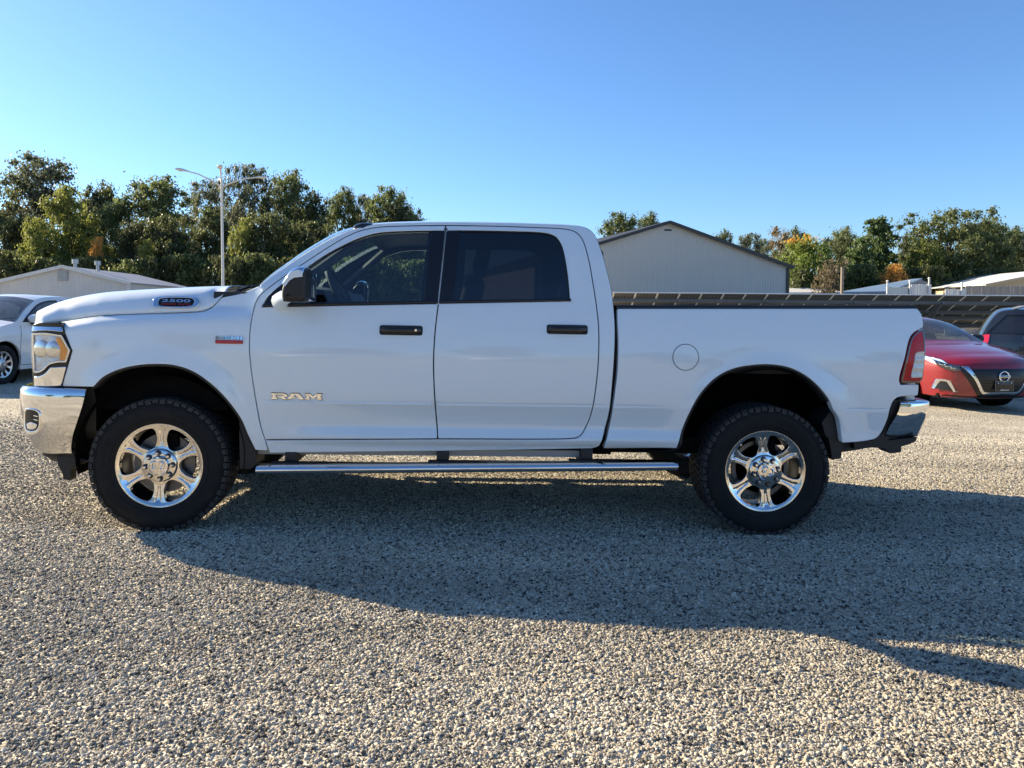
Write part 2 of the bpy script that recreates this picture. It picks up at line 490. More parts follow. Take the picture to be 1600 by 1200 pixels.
ys = np.concatenate([[-1500, -300, -60, -20, -6], np.linspace(0, 20, 21), [26, 34, 50, 80, 140, 400, 2500]])
gv = [(x, y, float(ground_z(x))) for y in ys for x in xs]; nx = len(xs)
gf = [(j*nx+i, j*nx+i+1, (j+1)*nx+i+1, (j+1)*nx+i) for j in range(len(ys)-1) for i in range(nx-1)]
tag(mesh_obj("ground", gv, gf, M_GROUND), "pale gravel lot", None, kind="structure")

# loose stones, scattered over the part of the lot near the camera
def stone_material():
    m, nt, b = node_mat("gravel_stone")
    oi = N(nt, "ShaderNodeObjectInfo"); geo = N(nt, "ShaderNodeNewGeometry")
    cr = N(nt, "ShaderNodeValToRGB"); nt.links.new(oi.outputs["Random"], cr.inputs[0])
    el = cr.color_ramp.elements
    el[0].position, el[0].color = 0.0, (0.043, 0.040, 0.036, 1); el[1].position, el[1].color = 1.0, (0.696, 0.630, 0.499, 1)
    for p, c in ((.14, (0.128, 0.118, 0.101, 1)), (.32, (0.401, 0.356, 0.276, 1)), (.60, (0.496, 0.444, 0.339, 1)), (.72, (0.479, 0.373, 0.241, 1)), (.80, (0.522, 0.479, 0.393, 1)), (.93, (0.609, 0.551, 0.438, 1))):  # stones vary in tone; the darkest also stand in for shade in the gaps
        e = el.new(p); e.color = c
    n1 = N(nt, "ShaderNodeTexNoise", Scale=.55, Detail=6.0, Roughness=.6); nt.links.new(geo.outputs["Position"], n1.inputs["Vector"])
    mp_ = N(nt, "ShaderNodeMapping"); mp_.inputs["Scale"].default_value = (.16, 1.5, 1); mp_.inputs["Rotation"].default_value = (0, 0, .35); nt.links.new(geo.outputs["Position"], mp_.inputs[0])
    n3 = N(nt, "ShaderNodeTexNoise", Scale=1.0, Detail=4.0, Roughness=.55); nt.links.new(mp_.outputs[0], n3.inputs["Vector"])   # wheel tracks
    n1s = N(nt, "ShaderNodeMath", operation='MULTIPLY_ADD'); n1s.inputs[1].default_value = .6; nt.links.new(n3.outputs["Fac"], n1s.inputs[0])
    n1h = N(nt, "ShaderNodeMath", operation='MULTIPLY'); n1h.inputs[1].default_value = .5; nt.links.new(n1.outputs["Fac"], n1h.inputs[0]); nt.links.new(n1h.outputs[0], n1s.inputs[2])
    mr = N(nt, "ShaderNodeMapRange"); mr.inputs["To Min"].default_value = .60; mr.inputs["To Max"].default_value = 1.18
    mr.inputs["From Min"].default_value = .36; mr.inputs["From Max"].default_value = .72; nt.links.new(n1s.outputs[0], mr.inputs["Value"])
    mx = N(nt, "ShaderNodeMix", data_type='RGBA', blend_type='MULTIPLY'); mx.inputs[0].default_value = 1
    nt.links.new(cr.outputs[0], mx.inputs[6]); nt.links.new(mr.outputs[0], mx.inputs[7])
    nt.links.new(mx.outputs[2], b.inputs["Base Color"])
    b.inputs["Roughness"].default_value = .85; b.inputs["Specular IOR Level"].default_value = .25
    return m
M_STONE = stone_material()
def gravel():
    ys = np.linspace(1.5, 9.6, 60); cols = 60; vs = []; dens = []
    for y in ys:
        hw = .78*y+2.4
        for x in np.linspace(-hw, hw, cols):
            vs.append((x, y, float(ground_z(x))))
            edge_ = float(sstep(0, .16, 1-abs(x)/hw)); dens.append(edge_*float(np.interp(y, [1.5, 3.8, 6.0, 8.5, 9.6], [13000, 11500, 5600, 2600, 0])))
    fs = [(j*cols+i, j*cols+i+1, (j+1)*cols+i+1, (j+1)*cols+i) for j in range(len(ys)-1) for i in range(cols-1)]
    o = mesh_obj("gravel", vs, fs, M_STONE); tag(o, "loose crushed stone covering the lot around the truck", "gravel", kind="stuff")
    at = o.data.attributes.new("dens", 'FLOAT', 'POINT'); at.data.foreach_set("value", np.array(dens, np.float32))
    ng = bpy.data.node_groups.new("scatter_stones", 'GeometryNodeTree')
    ng.interface.new_socket("Geometry", in_out='INPUT', socket_type='NodeSocketGeometry'); ng.interface.new_socket("Geometry", in_out='OUTPUT', socket_type='NodeSocketGeometry')
    n = ng.nodes; l = ng.links
    gi = n.new("NodeGroupInput"); go = n.new("NodeGroupOutput")
    na = n.new("GeometryNodeInputNamedAttribute"); na.data_type = 'FLOAT'; na.inputs[0].default_value = "dens"
    dp = n.new("GeometryNodeDistributePointsOnFaces"); dp.distribute_method = 'RANDOM'
    l.new(gi.outputs[0], dp.inputs["Mesh"]); l.new(na.outputs[0], dp.inputs["Density"])
    join = n.new("GeometryNodeJoinGeometry")
    ico = n.new("GeometryNodeMeshIcoSphere"); ico.inputs["Radius"].default_value = 1.0; ico.inputs["Subdivisions"].default_value = 2
    nz = n.new("ShaderNodeTexNoise"); nz.inputs["Scale"].default_value = 1.3; nz.inputs["Detail"].default_value = 2.0
    vm = n.new("ShaderNodeVectorMath"); vm.operation = 'SUBTRACT'; vm.inputs[1].default_value = (.5, .5, .5); l.new(nz.outputs["Color"], vm.inputs[0])
    vs_ = n.new("ShaderNodeVectorMath"); vs_.operation = 'SCALE'; vs_.inputs["Scale"].default_value = 1.5; l.new(vm.outputs[0], vs_.inputs[0])
    sp = n.new("GeometryNodeSetPosition"); l.new(ico.outputs[0], sp.inputs[0]); l.new(vs_.outputs[0], sp.inputs["Offset"])
    sm = n.new("GeometryNodeSetMaterial"); sm.inputs["Material"].default_value = M_STONE; l.new(sp.outputs[0], sm.inputs[0])
    ip = n.new("GeometryNodeInstanceOnPoints"); l.new(dp.outputs["Points"], ip.inputs["Points"]); l.new(sm.outputs[0], ip.inputs["Instance"])
    rv = n.new("FunctionNodeRandomValue"); rv.data_type = 'FLOAT_VECTOR'; rv.inputs[0].default_value = (-.8, -.8, 0); rv.inputs[1].default_value = (.8, .8, 6.283)
    l.new(rv.outputs[0], ip.inputs["Rotation"])
    r1 = n.new("FunctionNodeRandomValue"); r1.data_type = 'FLOAT_VECTOR'; r1.inputs[0].default_value = (.8, .6, .60); r1.inputs[1].default_value = (1.35, 1.05, 1.05); r1.inputs["Seed"].default_value = 3
    r2 = n.new("FunctionNodeRandomValue"); r2.data_type = 'FLOAT'; r2.inputs[2].default_value = 0.0; r2.inputs[3].default_value = 1.0; r2.inputs["Seed"].default_value = 5
    pw = n.new("ShaderNodeMath"); pw.operation = 'POWER'; pw.inputs[1].default_value = 3.4; l.new(r2.outputs[1], pw.inputs[0])
    mp = n.new("ShaderNodeMapRange"); mp.inputs["To Min"].default_value = .0034; mp.inputs["To Max"].default_value = .0096; l.new(pw.outputs[0], mp.inputs["Value"])
    sc_ = n.new("ShaderNodeVectorMath"); sc_.operation = 'SCALE'; l.new(r1.outputs[0], sc_.inputs[0]); l.new(mp.outputs[0], sc_.inputs["Scale"])
    l.new(sc_.outputs[0], ip.inputs["Scale"])
    l.new(ip.outputs[0], go.inputs[0])
    md = o.modifiers.new("scatter_stones", 'NODES'); md.node_group = ng
gravel()
# ================================================================== buildings
def ribbed(name, col, pitch=.25, rough=.55, var=.08, axis=0, strength=.5):
    """painted metal sheet with raised ribs"""
    m = pm(name, col, rough=rough, var=var, vscale=.8)
    nt = m.node_tree; b = nt.nodes["Principled BSDF"]
    tc = N(nt, "ShaderNodeTexCoord"); wv = N(nt, "ShaderNodeTexWave", Scale=1/pitch/3.1416*1.57, Distortion=.0); wv.bands_direction = 'XYZ'[axis]; wv.wave_profile = 'TRI'
    nt.links.new(tc.outputs["Object"], wv.inputs["Vector"])
    bp = N(nt, "ShaderNodeBump", Strength=strength, Distance=.03); nt.links.new(wv.outputs["Fac"], bp.inputs["Height"]); nt.links.new(bp.outputs[0], b.inputs["Normal"])
    return m
M_GREYWALL = ribbed("grey_siding", (.46, .46, .43), .30)
M_WHITEWALL = ribbed("white_siding", (.58, .56, .52), .35, var=.16)
M_DARKTRIM = pm("dark_trim", (.022, .024, .027), rough=.5)
M_DARKROOF = ribbed("dark_roof", (.03, .033, .036), .4, axis=1)
M_GREYROOF = ribbed("grey_roof", (.26, .28, .33), .4, axis=1)
M_BLUEROOF = ribbed("blue_roof", (.16, .24, .34), .4)
M_PALE = pm("pale_metal", (.62, .62, .60), rough=.45, var=.12)
M_GALV = pm("galvanised", (.42, .43, .43), rough=.4, metal=.6, var=.15)
M_FENCEWOOD = pm("weathered_board", (.30, .27, .24), rough=.85, var=.3, vscale=3, stretch=(3, 3, .3))
M_BEIGE = pm("beige_siding", (.55, .45, .30), rough=.6, var=.1)

def gable_building(name, right, back, length, half, eave, ridge, wallm, roofm, trimm, label, over=.3, vent=None, z0=-.5, roof_t=.12):
    """front gable centred at the object's origin, x along the gable, y going back"""
    root = empty(name); tag(root, label, "building")
    w = MB()
    w.add([(-half, 0, z0), (half, 0, z0), (half, 0, eave), (0, 0, ridge), (-half, 0, eave), (-half, length, z0), (half, length, z0), (half, length, eave), (0, length, ridge), (-half, length, eave)],
          [(0, 1, 2, 3, 4), (6, 5, 9, 8, 7), (1, 6, 7, 2), (5, 0, 4, 9), (0, 5, 6, 1)])
    w.build("wall", wallm, root)
    sl = (ridge-eave)/half
    for s in (-1, 1):
        r = MB(); x1 = half+over; z1 = eave-sl*over
        r.add([(0, -over, ridge+.02), (s*x1, -over, z1+.02), (s*x1, length+over, z1+.02), (0, length+over, ridge+.02), (0, -over, ridge+roof_t), (s*x1, -over, z1+roof_t), (s*x1, length+over, z1+roof_t), (0, length+over, ridge+roof_t)],
              [(0, 1, 2, 3), (4, 7, 6, 5), (0, 4, 5, 1), (3, 2, 6, 7), (1, 5, 6, 2), (0, 3, 7, 4)])
        ro = r.build("roof", roofm, root)
        b = MB(); b.beam((0, -over-.03, ridge+.03), (s*x1, -over-.03, z1+.03), .06, .18); b.build("barge_board", trimm, root)
        c = MB(); c.box((min(s*half, s*(half+.05)), -.05, z0), (max(s*half, s*(half+.05)), .12, eave-.05)); c.box((min(s*(half-.14), s*(half+.05)), -.06, z0), (max(s*(half-.14), s*(half+.05)), -.004, eave-.06)); c.build("corner_trim", trimm, root)
    return root
def place(root, origin, right):
    r = np.array([right[0], right[1], 0.0]); r /= np.linalg.norm(r); bk = np.array([-r[1], r[0], 0])
    root.matrix_world = Matrix(((r[0], bk[0], 0, origin[0]), (r[1], bk[1], 0, origin[1]), (0, 0, 1, origin[2]), (0, 0, 0, 1)))

# grey gabled metal building
pl = P(842, 411, 43.0); pr = P(1236, 417.5, 47.0); pk = P(1043.7, 348.5, 45.0)
mid = (pl+pr)/2; half = float(np.linalg.norm((pr-pl)[:2])/2)
gb = gable_building("metal_building", None, None, 26.0, half, float((pl[2]+pr[2])/2), float(pk[2]), M_GREYWALL, M_DARKROOF, M_DARKTRIM, "grey metal-sided gable building with dark roof edging beyond the solar panels", over=.25)
place(gb, (pk[0], 45.0, 0), (pr-pl)[:2])
v = MB(); zc = float(P(1043, 359.5, 45)[2]); v.box((-.22, -.03, zc-.05), (.22, .0, zc+.05)); v.build("gable_vent", M_DARKTRIM, gb)

# white gabled building on the left
pk = P(98.4, 417.5, 42.0)
wb_ = gable_building("white_building", None, None, 10.5, 3.45, 2.86, float(pk[2]), M_WHITEWALL, M_GREYROOF, M_PALE, "low white gable building with grey roof in front of the left trees", over=.12, roof_t=.08)
place(wb_, (pk[0], 42.0, 0), (.995, .104))
zc = float(P(99, 431, 42)[2])
v = MB(); v.box((-.26, -.05, zc-.27), (.26, .0, zc+.27)); lo = v.build("louvre", pm("louvre_grey", (.33, .33, .34), rough=.6), wb_)
for k in range(6):
    b = MB(); b.beam((-.24, -.06, zc-.22+k*.088), (.24, -.06, zc-.22+k*.088), .03, .05); b.build("slat", M_GALV, lo)
b = MB(); b.box((-.012, -.085, zc-.27), (.012, -.05, zc+.27)); b.build("slat_divider", M_GALV, lo)
for x0, x1, zt in ((-3.0, -1.2, 2.12), (1.35, 3.1, 2.12)):
    d = MB(); d.box((x0, -.045, -.4), (x1, -.005, zt)); dd = d.build("roller_door", ribbed("roller_door_white_%d" % int(x0*10), (.6, .59, .56), .3, axis=2), wb_)
    f = MB(); f.box((x0-.08, -.06, zt), (x1+.08, -.004, zt+.08)); f.box((x0-.08, -.06, -.4), (x0, -.004, zt)); f.box((x1, -.06, -.4), (x1+.08, -.004, zt)); f.build("door_frame", M_GALV, dd)
for y, x, h in ((1.2, .12, .42), (3.2, .5, .55)):
    z = float(pk[2])-abs(x)*.26
    t = MB(); t.tube([(x, y, z-.1), (x, y, z+h)], .09, 10); t.tube([(x, y, z+h-.12), (x, y, z+h+.12)], .17, 12); t.build("flue", M_GALV, wb_)
b = MB(); b.box((3.47, 1.2, 2.25), (3.58, 1.6, 2.45)); b.build("wall_lamp", M_DARKTRIM, wb_)

# low white storage building
a = P(1232, 458, 68); c = P(1312, 452.5, 68)
r_ = empty("storage_shed"); tag(r_, "long low white roof just right of the grey building", "shed"); r_.location = (float(a[0]), 68, -.5)
m = MB(); wdt = float(c[0]-a[0]); z1 = float(c[2])+.5
m.box((0, 0, 0), (wdt, 6, z1-.35)); m.build("wall", M_WHITEWALL, r_)
m = MB(); m.add([(-.2, -.3, z1-.35), (wdt+.2, -.3, z1-.35), (wdt+.2, 3, z1+.15), (-.2, 3, z1+.15), (-.2, -.3, z1-.25), (wdt+.2, -.3, z1-.25), (wdt+.2, 3, z1+.25), (-.2, 3, z1+.25)], [(0, 3, 2, 1), (4, 5, 6, 7), (0, 1, 5, 4), (2, 3, 7, 6), (1, 2, 6, 5), (3, 0, 4, 7)]); m.build("roof", M_PALE, r_)
# blue-roofed building: one roof slope comes down towards the lot, its end wall faces right
def blue_building():
    r_ = empty("blue_roof_building"); tag(r_, "low building with sloping blue roof behind the solar panels", "building")
    o = P(1390, 458, 60); r_.location = (float(o[0]), 60, 0)
    q = lambda px, py, D: tuple(float(x) for x in (P(px, py, D)-np.array([o[0], 60, 0])))
    A, B, C, D_ = q(1311, 458.5, 60), q(1388, 457.5, 59), q(1441, 437, 64), q(1425, 438, 68)
    E, F = q(1453, 442, 66), q(1453, 458, 66)
    rf = MB(); up = .12
    pts = [A, B, C, D_]; rf.add(pts+[(p[0], p[1], p[2]+up) for p in pts], [(3, 2, 1, 0), (4, 5, 6, 7), (0, 1, 5, 4), (1, 2, 6, 5), (2, 3, 7, 6), (3, 0, 4, 7)]); rf.build("roof", M_BLUEROOF, r_)
    w = MB(); dn = lambda p, z=-.5: (p[0], p[1]+.15, z)
    Bc = (B[0], B[1]+.15, B[2]-.02); Cc = (C[0], C[1]+.15, C[2]-.02)
    w.add([dn(B), Bc, Cc, E, (E[0], E[1], -.5), (C[0], C[1]+.15, -.5)], [(0, 5, 2, 1), (5, 4, 3, 2)]); w.add([dn(A), dn(B), Bc, (A[0], A[1]+.15, A[2]-.02)], [(0, 1, 2, 3)]); w.build("wall", pm("slate_siding", (.10, .13, .18), rough=.6), r_)
blue_building()
# corrugated screens and boards in front of it
def board_screen(px0, px1, ytop, D, mat, label, name, n, cat="fence", posts=(), ymul=0.0):
    r_ = empty(name); tag(r_, label, cat); p0 = P(px0, ytop, D); p1 = P(px1, ytop+ymul, D)
    r_.location = (float(p0[0]), D, -.4)
    wd = float(p1[0]-p0[0])/n
    for k in range(n):
        b = MB(); t = (k+.5)/n; zt = float(p0[2]*(1-t)+p1[2]*t)+.4+random.uniform(-.03, .03)
        b.box((k*wd+.01, random.uniform(0, .02), 0), ((k+1)*wd-.01, .05, zt)); b.build("board", mat, r_)
    for px in posts:
        x = float(P(px, ytop, D)[0]-p0[0]); b = MB(); b.tube([(x, -.06, 0), (x, -.06, float(p0[2])+.75)], .06, 8); b.lathe([(0, .10), (.08, .05), (.10, 0), (0, -.02)], 10, axis='z', M=Matrix.Translation((x, -.06, float(p0[2])+.78))); b.build("post", M_PALE, r_)
    return r_
board_screen(1385, 1425, 448.5, 52, M_GALV, "grey corrugated screen panels beside the blue roof", "metal_screen", 12, posts=(1386, 1421))
board_screen(1424, 1456, 444, 53, M_PALE, "taller pale corrugated panel between the screen and the oak", "metal_screen", 8, posts=(1451,))
board_screen(1477, 1510, 451.5, 52, M_PALE, "short pale board fence below the big oak", "board_fence", 12, posts=(1502,))
board_screen(1509, 1680, 447, 55, M_FENCEWOOD, "weathered wooden board fence below the beige building", "board_fence", 34)
# beige building on the far right
bg_ = gable_building("beige_building", None, None, 14.0, 6.0, float(P(1540, 444, 62)[2]), float(P(1660, 420, 62)[2]), M_BEIGE, M_PALE, M_BEIGE, "beige gable building at the right edge behind the board fence", over=.5, roof_t=.08)
place(bg_, (float(P(1668, 440, 62)[0]), 62.0, 0), (1, -.10))
for px in (1537,):
    b = MB(); x = float(P(px, 450, 61)[0]-P(1668, 450, 61)[0]); b.tube([(x, -1.0, -.4), (x, -1.0, float(P(px, 446, 61)[2])-.1)], .09, 8); b.build("porch_post", M_PALE, bg_)

# utility pole
b = MB(); t = P(1316, 417.5, 57); b.tube([(0, 0, -.5), (0, 0, float(t[2]))], [.13, .10], 10); o = b.build("utility_pole", pm("pole_wood", (.30, .24, .18), rough=.8, var=.2), None); o.location = (float(t[0]), 57, 0)
tag(o, "slim bare wooden pole in front of the twiggy shrub", "pole")

# light pole with four cobra-head lamps
def light_pole():
    D = 40.0; base = P(348.5, 450, D); x = float(base[0]); zh = float(P(347, 292, D)[2]); zt = float(P(346, 256, D)[2])
    r_ = empty("light_pole", (x, D, 0)); tag(r_, "tall slim light pole with four curved lamp arms before the left trees", "light pole")
    m = MB(); m.tube([(0, 0, -.3), (0, 0, zh)], [.085, .055], 12); m.build("pole", M_PALE, r_, True)
    m = MB(); m.tube([(0, 0, zh-.1), (-.02, 0, zt)], [.022, .012], 6); m.build("lightning_rod", M_PALE, r_, True)
    m = MB(); m.lathe([(.06, -.12), (.085, -.1), (.085, .08), (.05, .12)], 12, axis='z', M=Matrix.Translation((0, 0, zh))); m.build("bracket_collar", M_PALE, r_, True)
    hz = zh+.62
    for dx, dy in ((-1.30, -.95), (-.62, 1.5), (.52, -1.55), (1.45, .85)):
        L = math.hypot(dx, dy); ux, uy = dx/L, dy/L
        a = MB(); a.tube([(0, 0, zh), (dx*.35, dy*.35, zh+.30), (dx*.7, dy*.7, zh+.53), (dx, dy, hz)], [.042, .038, .035, .033], 8); ao = a.build("arm", M_PALE, r_, True)
        h = MB(); M = Matrix.Translation((dx, dy, hz)) @ Matrix.Rotation(math.atan2(uy, ux), 4, 'Z') @ Matrix.Rotation(math.radians(-6), 4, 'Y')
        prof = [(0, .05, .05), (.12, .075, .06), (.30, .13, .085), (.50, .14, .08), (.62, .09, .05), (.66, .02, .02)]
        vs = []; fs = []
        for px_, hw, hh in prof:
            for k in range(10):
                an = 2*math.pi*k/10; vs.append(M @ Vector((px_, hw*math.cos(an), (hh if math.sin(an) > 0 else hh*.55)*math.sin(an))))
        for i in range(len(prof)-1):
            for k in range(10): fs.append((i*10+k, i*10+(k+1) % 10, (i+1)*10+(k+1) % 10, (i+1)*10+k))
        h.add(vs, fs); ho = h.build("lamp_head", M_PALE, r_, True)
        l_ = MB(); l_.lathe([(0, -.05), (.07, -.03), (.10, 0.0)], 12, axis='z', M=M @ Matrix.Translation((.40, 0, -.04))); l_.build("lamp_lens", MATS["clear_lamp_bg"] if "clear_lamp_bg" in MATS else pm("clear_lamp_bg", (.6, .6, .58), rough=.2), ho, True)
light_pole()

# ================================================================== solar array seen from behind
M_CELL = None
def solar_material():
    m, nt, b = node_mat("solar_cells")
    tc = N(nt, "ShaderNodeTexCoord")
    br = N(nt, "ShaderNodeTexBrick"); br.offset = 0.0
    br.inputs["Color1"].default_value = (.060, .062, .064, 1); br.inputs["Color2"].default_value = (.076, .078, .080, 1); br.inputs["Mortar"].default_value = (.20, .20, .195, 1)
    br.inputs["Scale"].default_value = 1.0; br.inputs["Mortar Size"].default_value = .012; br.inputs["Brick Width"].default_value = .16; br.inputs["Row Height"].default_value = .16
    nt.links.new(tc.outputs["Object"], br.inputs["Vector"]); nt.links.new(br.outputs[0], b.inputs["Base Color"])
    b.inputs["Roughness"].default_value = .35
    return m
M_CELL = solar_material()
M_ALU = pm("aluminium_frame", (.80, .79, .76), rough=.4, metal=.0, var=.1)
M_RACK = pm("rack_steel", (.17, .18, .185), rough=.5, metal=.2, var=.2)
def solar_row():
    r_ = empty("solar_array"); tag(r_, "long tilted row of dark solar panels on a steel rack, seen from behind", "solar panels")
    D0 = 35.0; xA = float(P(925, 458, D0)[0]); zA = float(P(960, 456.2, D0)[2]); zB = float(P(1600, 461.5, D0)[2]); xB = float(P(1600, 461, D0)[0])
    slope = (zB-zA)/(xB-float(P(960, 456, D0)[0]))
    r_.location = (xA, D0, zA); r_.rotation_euler = (0, -math.atan(slope), 0)
    tilt = math.radians(25); cy, cz = math.cos(tilt), -math.sin(tilt); plen, pw = 1.86, 1.003
    n = 30
    M = Matrix(((1, 0, 0, 0), (0, cy, -cz, 0), (0, cz, cy, 0), (0, 0, 0, 1)))
    me = None; fe = None
    for k in range(n):
        for t in range(2):
            y0 = t*(plen+.02)
            if me is None:
                b = MB(); b.box((.012, .012, -.012), (pw-.012, plen-.012, .012)); p = b.build("panel", M_CELL, r_); me = p.data
                f = MB(); W = .042
                f.box((0, 0, -.022), (W, plen, .020)); f.box((pw-W, 0, -.022), (pw, plen, .020)); f.box((W, 0, -.022), (pw-W, W, .020)); f.box((W, plen-W, -.022), (pw-W, plen, .020)); fo = f.build("frame", M_ALU, p); fe = fo.data
            else:
                p = bpy.data.objects.new("panel", me); link(p, r_); fo = bpy.data.objects.new("frame", fe); link(fo, p)
            p.matrix_local = M @ Matrix.Translation((k*pw, y0, 0))
    # purlins along the row
    for s in (.60, 1.62, 2.25, 3.2):
        b = MB(); b.box((-.2, s-.03, -.20), (n*pw+.2, s+.05, -.03), M); b.build("purlin", M_RACK, r_)
    for k in range(0, n+1, 4):
        x = k*pw+.02
        b = MB(); b.box((x-.04, .25, -.34), (x+.04, 3.55, -.20), M); b.build("rafter", M_RACK, r_)
        q = M @ Vector((x, 2.0, -.30)); b = MB(); b.beam((x, q.y, -3.0), (x, q.y, q.z), .14, .14); b.build("post", M_GALV, r_)
        q2 = M @ Vector((x, .65, -.30)); b = MB(); b.beam((x, q.y, q.z-.55), (x, q2.y, q2.z), .08, .10); b.build("strut", M_RACK, r_)
solar_row()

# ================================================================== trees
def fast_quads(name, V, mat, attr):
    n = len(V)//4; me = bpy.data.meshes.new(name)
    me.vertices.add(len(V)); me.vertices.foreach_set("co", V.astype(np.float32).ravel())
    me.loops.add(len(V)); me.loops.foreach_set("vertex_index", np.arange(len(V), dtype=np.int32))
    me.polygons.add(n); me.polygons.foreach_set("loop_start", np.arange(0, len(V), 4, dtype=np.int32)); me.polygons.foreach_set("loop_total", np.full(n, 4, np.int32))
    me.update(calc_edges=True)
    at = me.attributes.new("tone", 'FLOAT', 'FACE'); at.data.foreach_set("value", attr.astype(np.float32))
    me.materials.append(mat); return me
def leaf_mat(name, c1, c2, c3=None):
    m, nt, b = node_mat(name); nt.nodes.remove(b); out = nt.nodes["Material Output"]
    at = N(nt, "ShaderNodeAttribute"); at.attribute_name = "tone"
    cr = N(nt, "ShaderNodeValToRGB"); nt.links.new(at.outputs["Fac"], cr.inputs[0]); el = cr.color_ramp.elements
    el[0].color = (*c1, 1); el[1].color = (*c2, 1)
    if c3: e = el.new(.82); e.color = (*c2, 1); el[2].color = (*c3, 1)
    oi = N(nt, "ShaderNodeObjectInfo"); hs = N(nt, "ShaderNodeHueSaturation"); mr = N(nt, "ShaderNodeMapRange"); mr.inputs["To Min"].default_value = 1.4; mr.inputs["To Max"].default_value = 1.9
    nt.links.new(oi.outputs["Random"], mr.inputs[0]); nt.links.new(mr.outputs[0], hs.inputs["Value"]); nt.links.new(cr.outputs[0], hs.inputs["Color"])
    d = N(nt, "ShaderNodeBsdfPrincipled"); d.inputs["Roughness"].default_value = .5; d.inputs["Specular IOR Level"].default_value = .5
    t = N(nt, "ShaderNodeBsdfTranslucent"); mx = N(nt, "ShaderNodeMixShader"); mx.inputs[0].default_value = .52
    nt.links.new(hs.outputs[0], d.inputs["Base Color"]); nt.links.new(hs.outputs[0], t.inputs["Color"])
    nt.links.new(d.outputs[0], mx.inputs[1]); nt.links.new(t.outputs[0], mx.inputs[2]); nt.links.new(mx.outputs[0], out.inputs[0])
    return m
LEAF = dict(
    olive=leaf_mat("leaf_olive", (.052, .066, .024), (.126, .148, .050)),
    dark=leaf_mat("leaf_dark", (.034, .044, .018), (.092, .104, .036)),
    yellow=leaf_mat("leaf_yellowgreen", (.088, .106, .026), (.200, .208, .048)),
    grey=leaf_mat("leaf_greygreen", (.054, .063, .038), (.122, .134, .074)),
    maple=leaf_mat("leaf_maple", (.055, .088, .018), (.140, .175, .034), (.42, .20, .035)),
    orange=leaf_mat("leaf_orange", (.24, .13, .035), (.50, .27, .06)),
    pine=leaf_mat("leaf_pine", (.040, .066, .030), (.100, .135, .042)),
    brown=leaf_mat("leaf_brown", (.085, .066, .038), (.17, .135, .07)),
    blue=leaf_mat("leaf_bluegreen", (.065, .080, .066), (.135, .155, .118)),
)
M_BARK = pm("bark", (.055, .045, .036), rough=.9, var=.3, vscale=4, bump=.4, bscale=20)
def leaves(cent, rad, per, size, rng, flat=.75, up=.35):
    """cent (K,3), rad (K,), per leaves for each -> quads"""
    K = len(cent); idx = np.repeat(np.arange(K), per); n = len(idx)
    d = rng.normal(size=(n, 3)); d /= np.linalg.norm(d, axis=1, keepdims=True)
    r = np.abs(rng.normal(0, .62, n))
    off = d*r[:, None]*rad[idx][:, None]; off[:, 2] *= flat
    c = cent[idx]+off
    nrm = rng.normal(size=(n, 3))*.75+d*.6; nrm[:, 2] += up; nrm /= np.linalg.norm(nrm, axis=1, keepdims=True)
    a = np.cross(nrm, rng.normal(size=(n, 3))); a /= np.maximum(np.linalg.norm(a, axis=1, keepdims=True), 1e-6); b = np.cross(nrm, a)
    s = size*rng.uniform(.6, 1.35, n)[:, None]
    V = np.stack([c-a*s, c-b*s*.55, c+a*s, c+b*s*.55], 1).reshape(-1, 3)
    ct = rng.uniform(0, 1, K)
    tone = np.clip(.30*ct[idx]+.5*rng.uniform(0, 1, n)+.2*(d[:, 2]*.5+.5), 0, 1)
    return V, tone, c
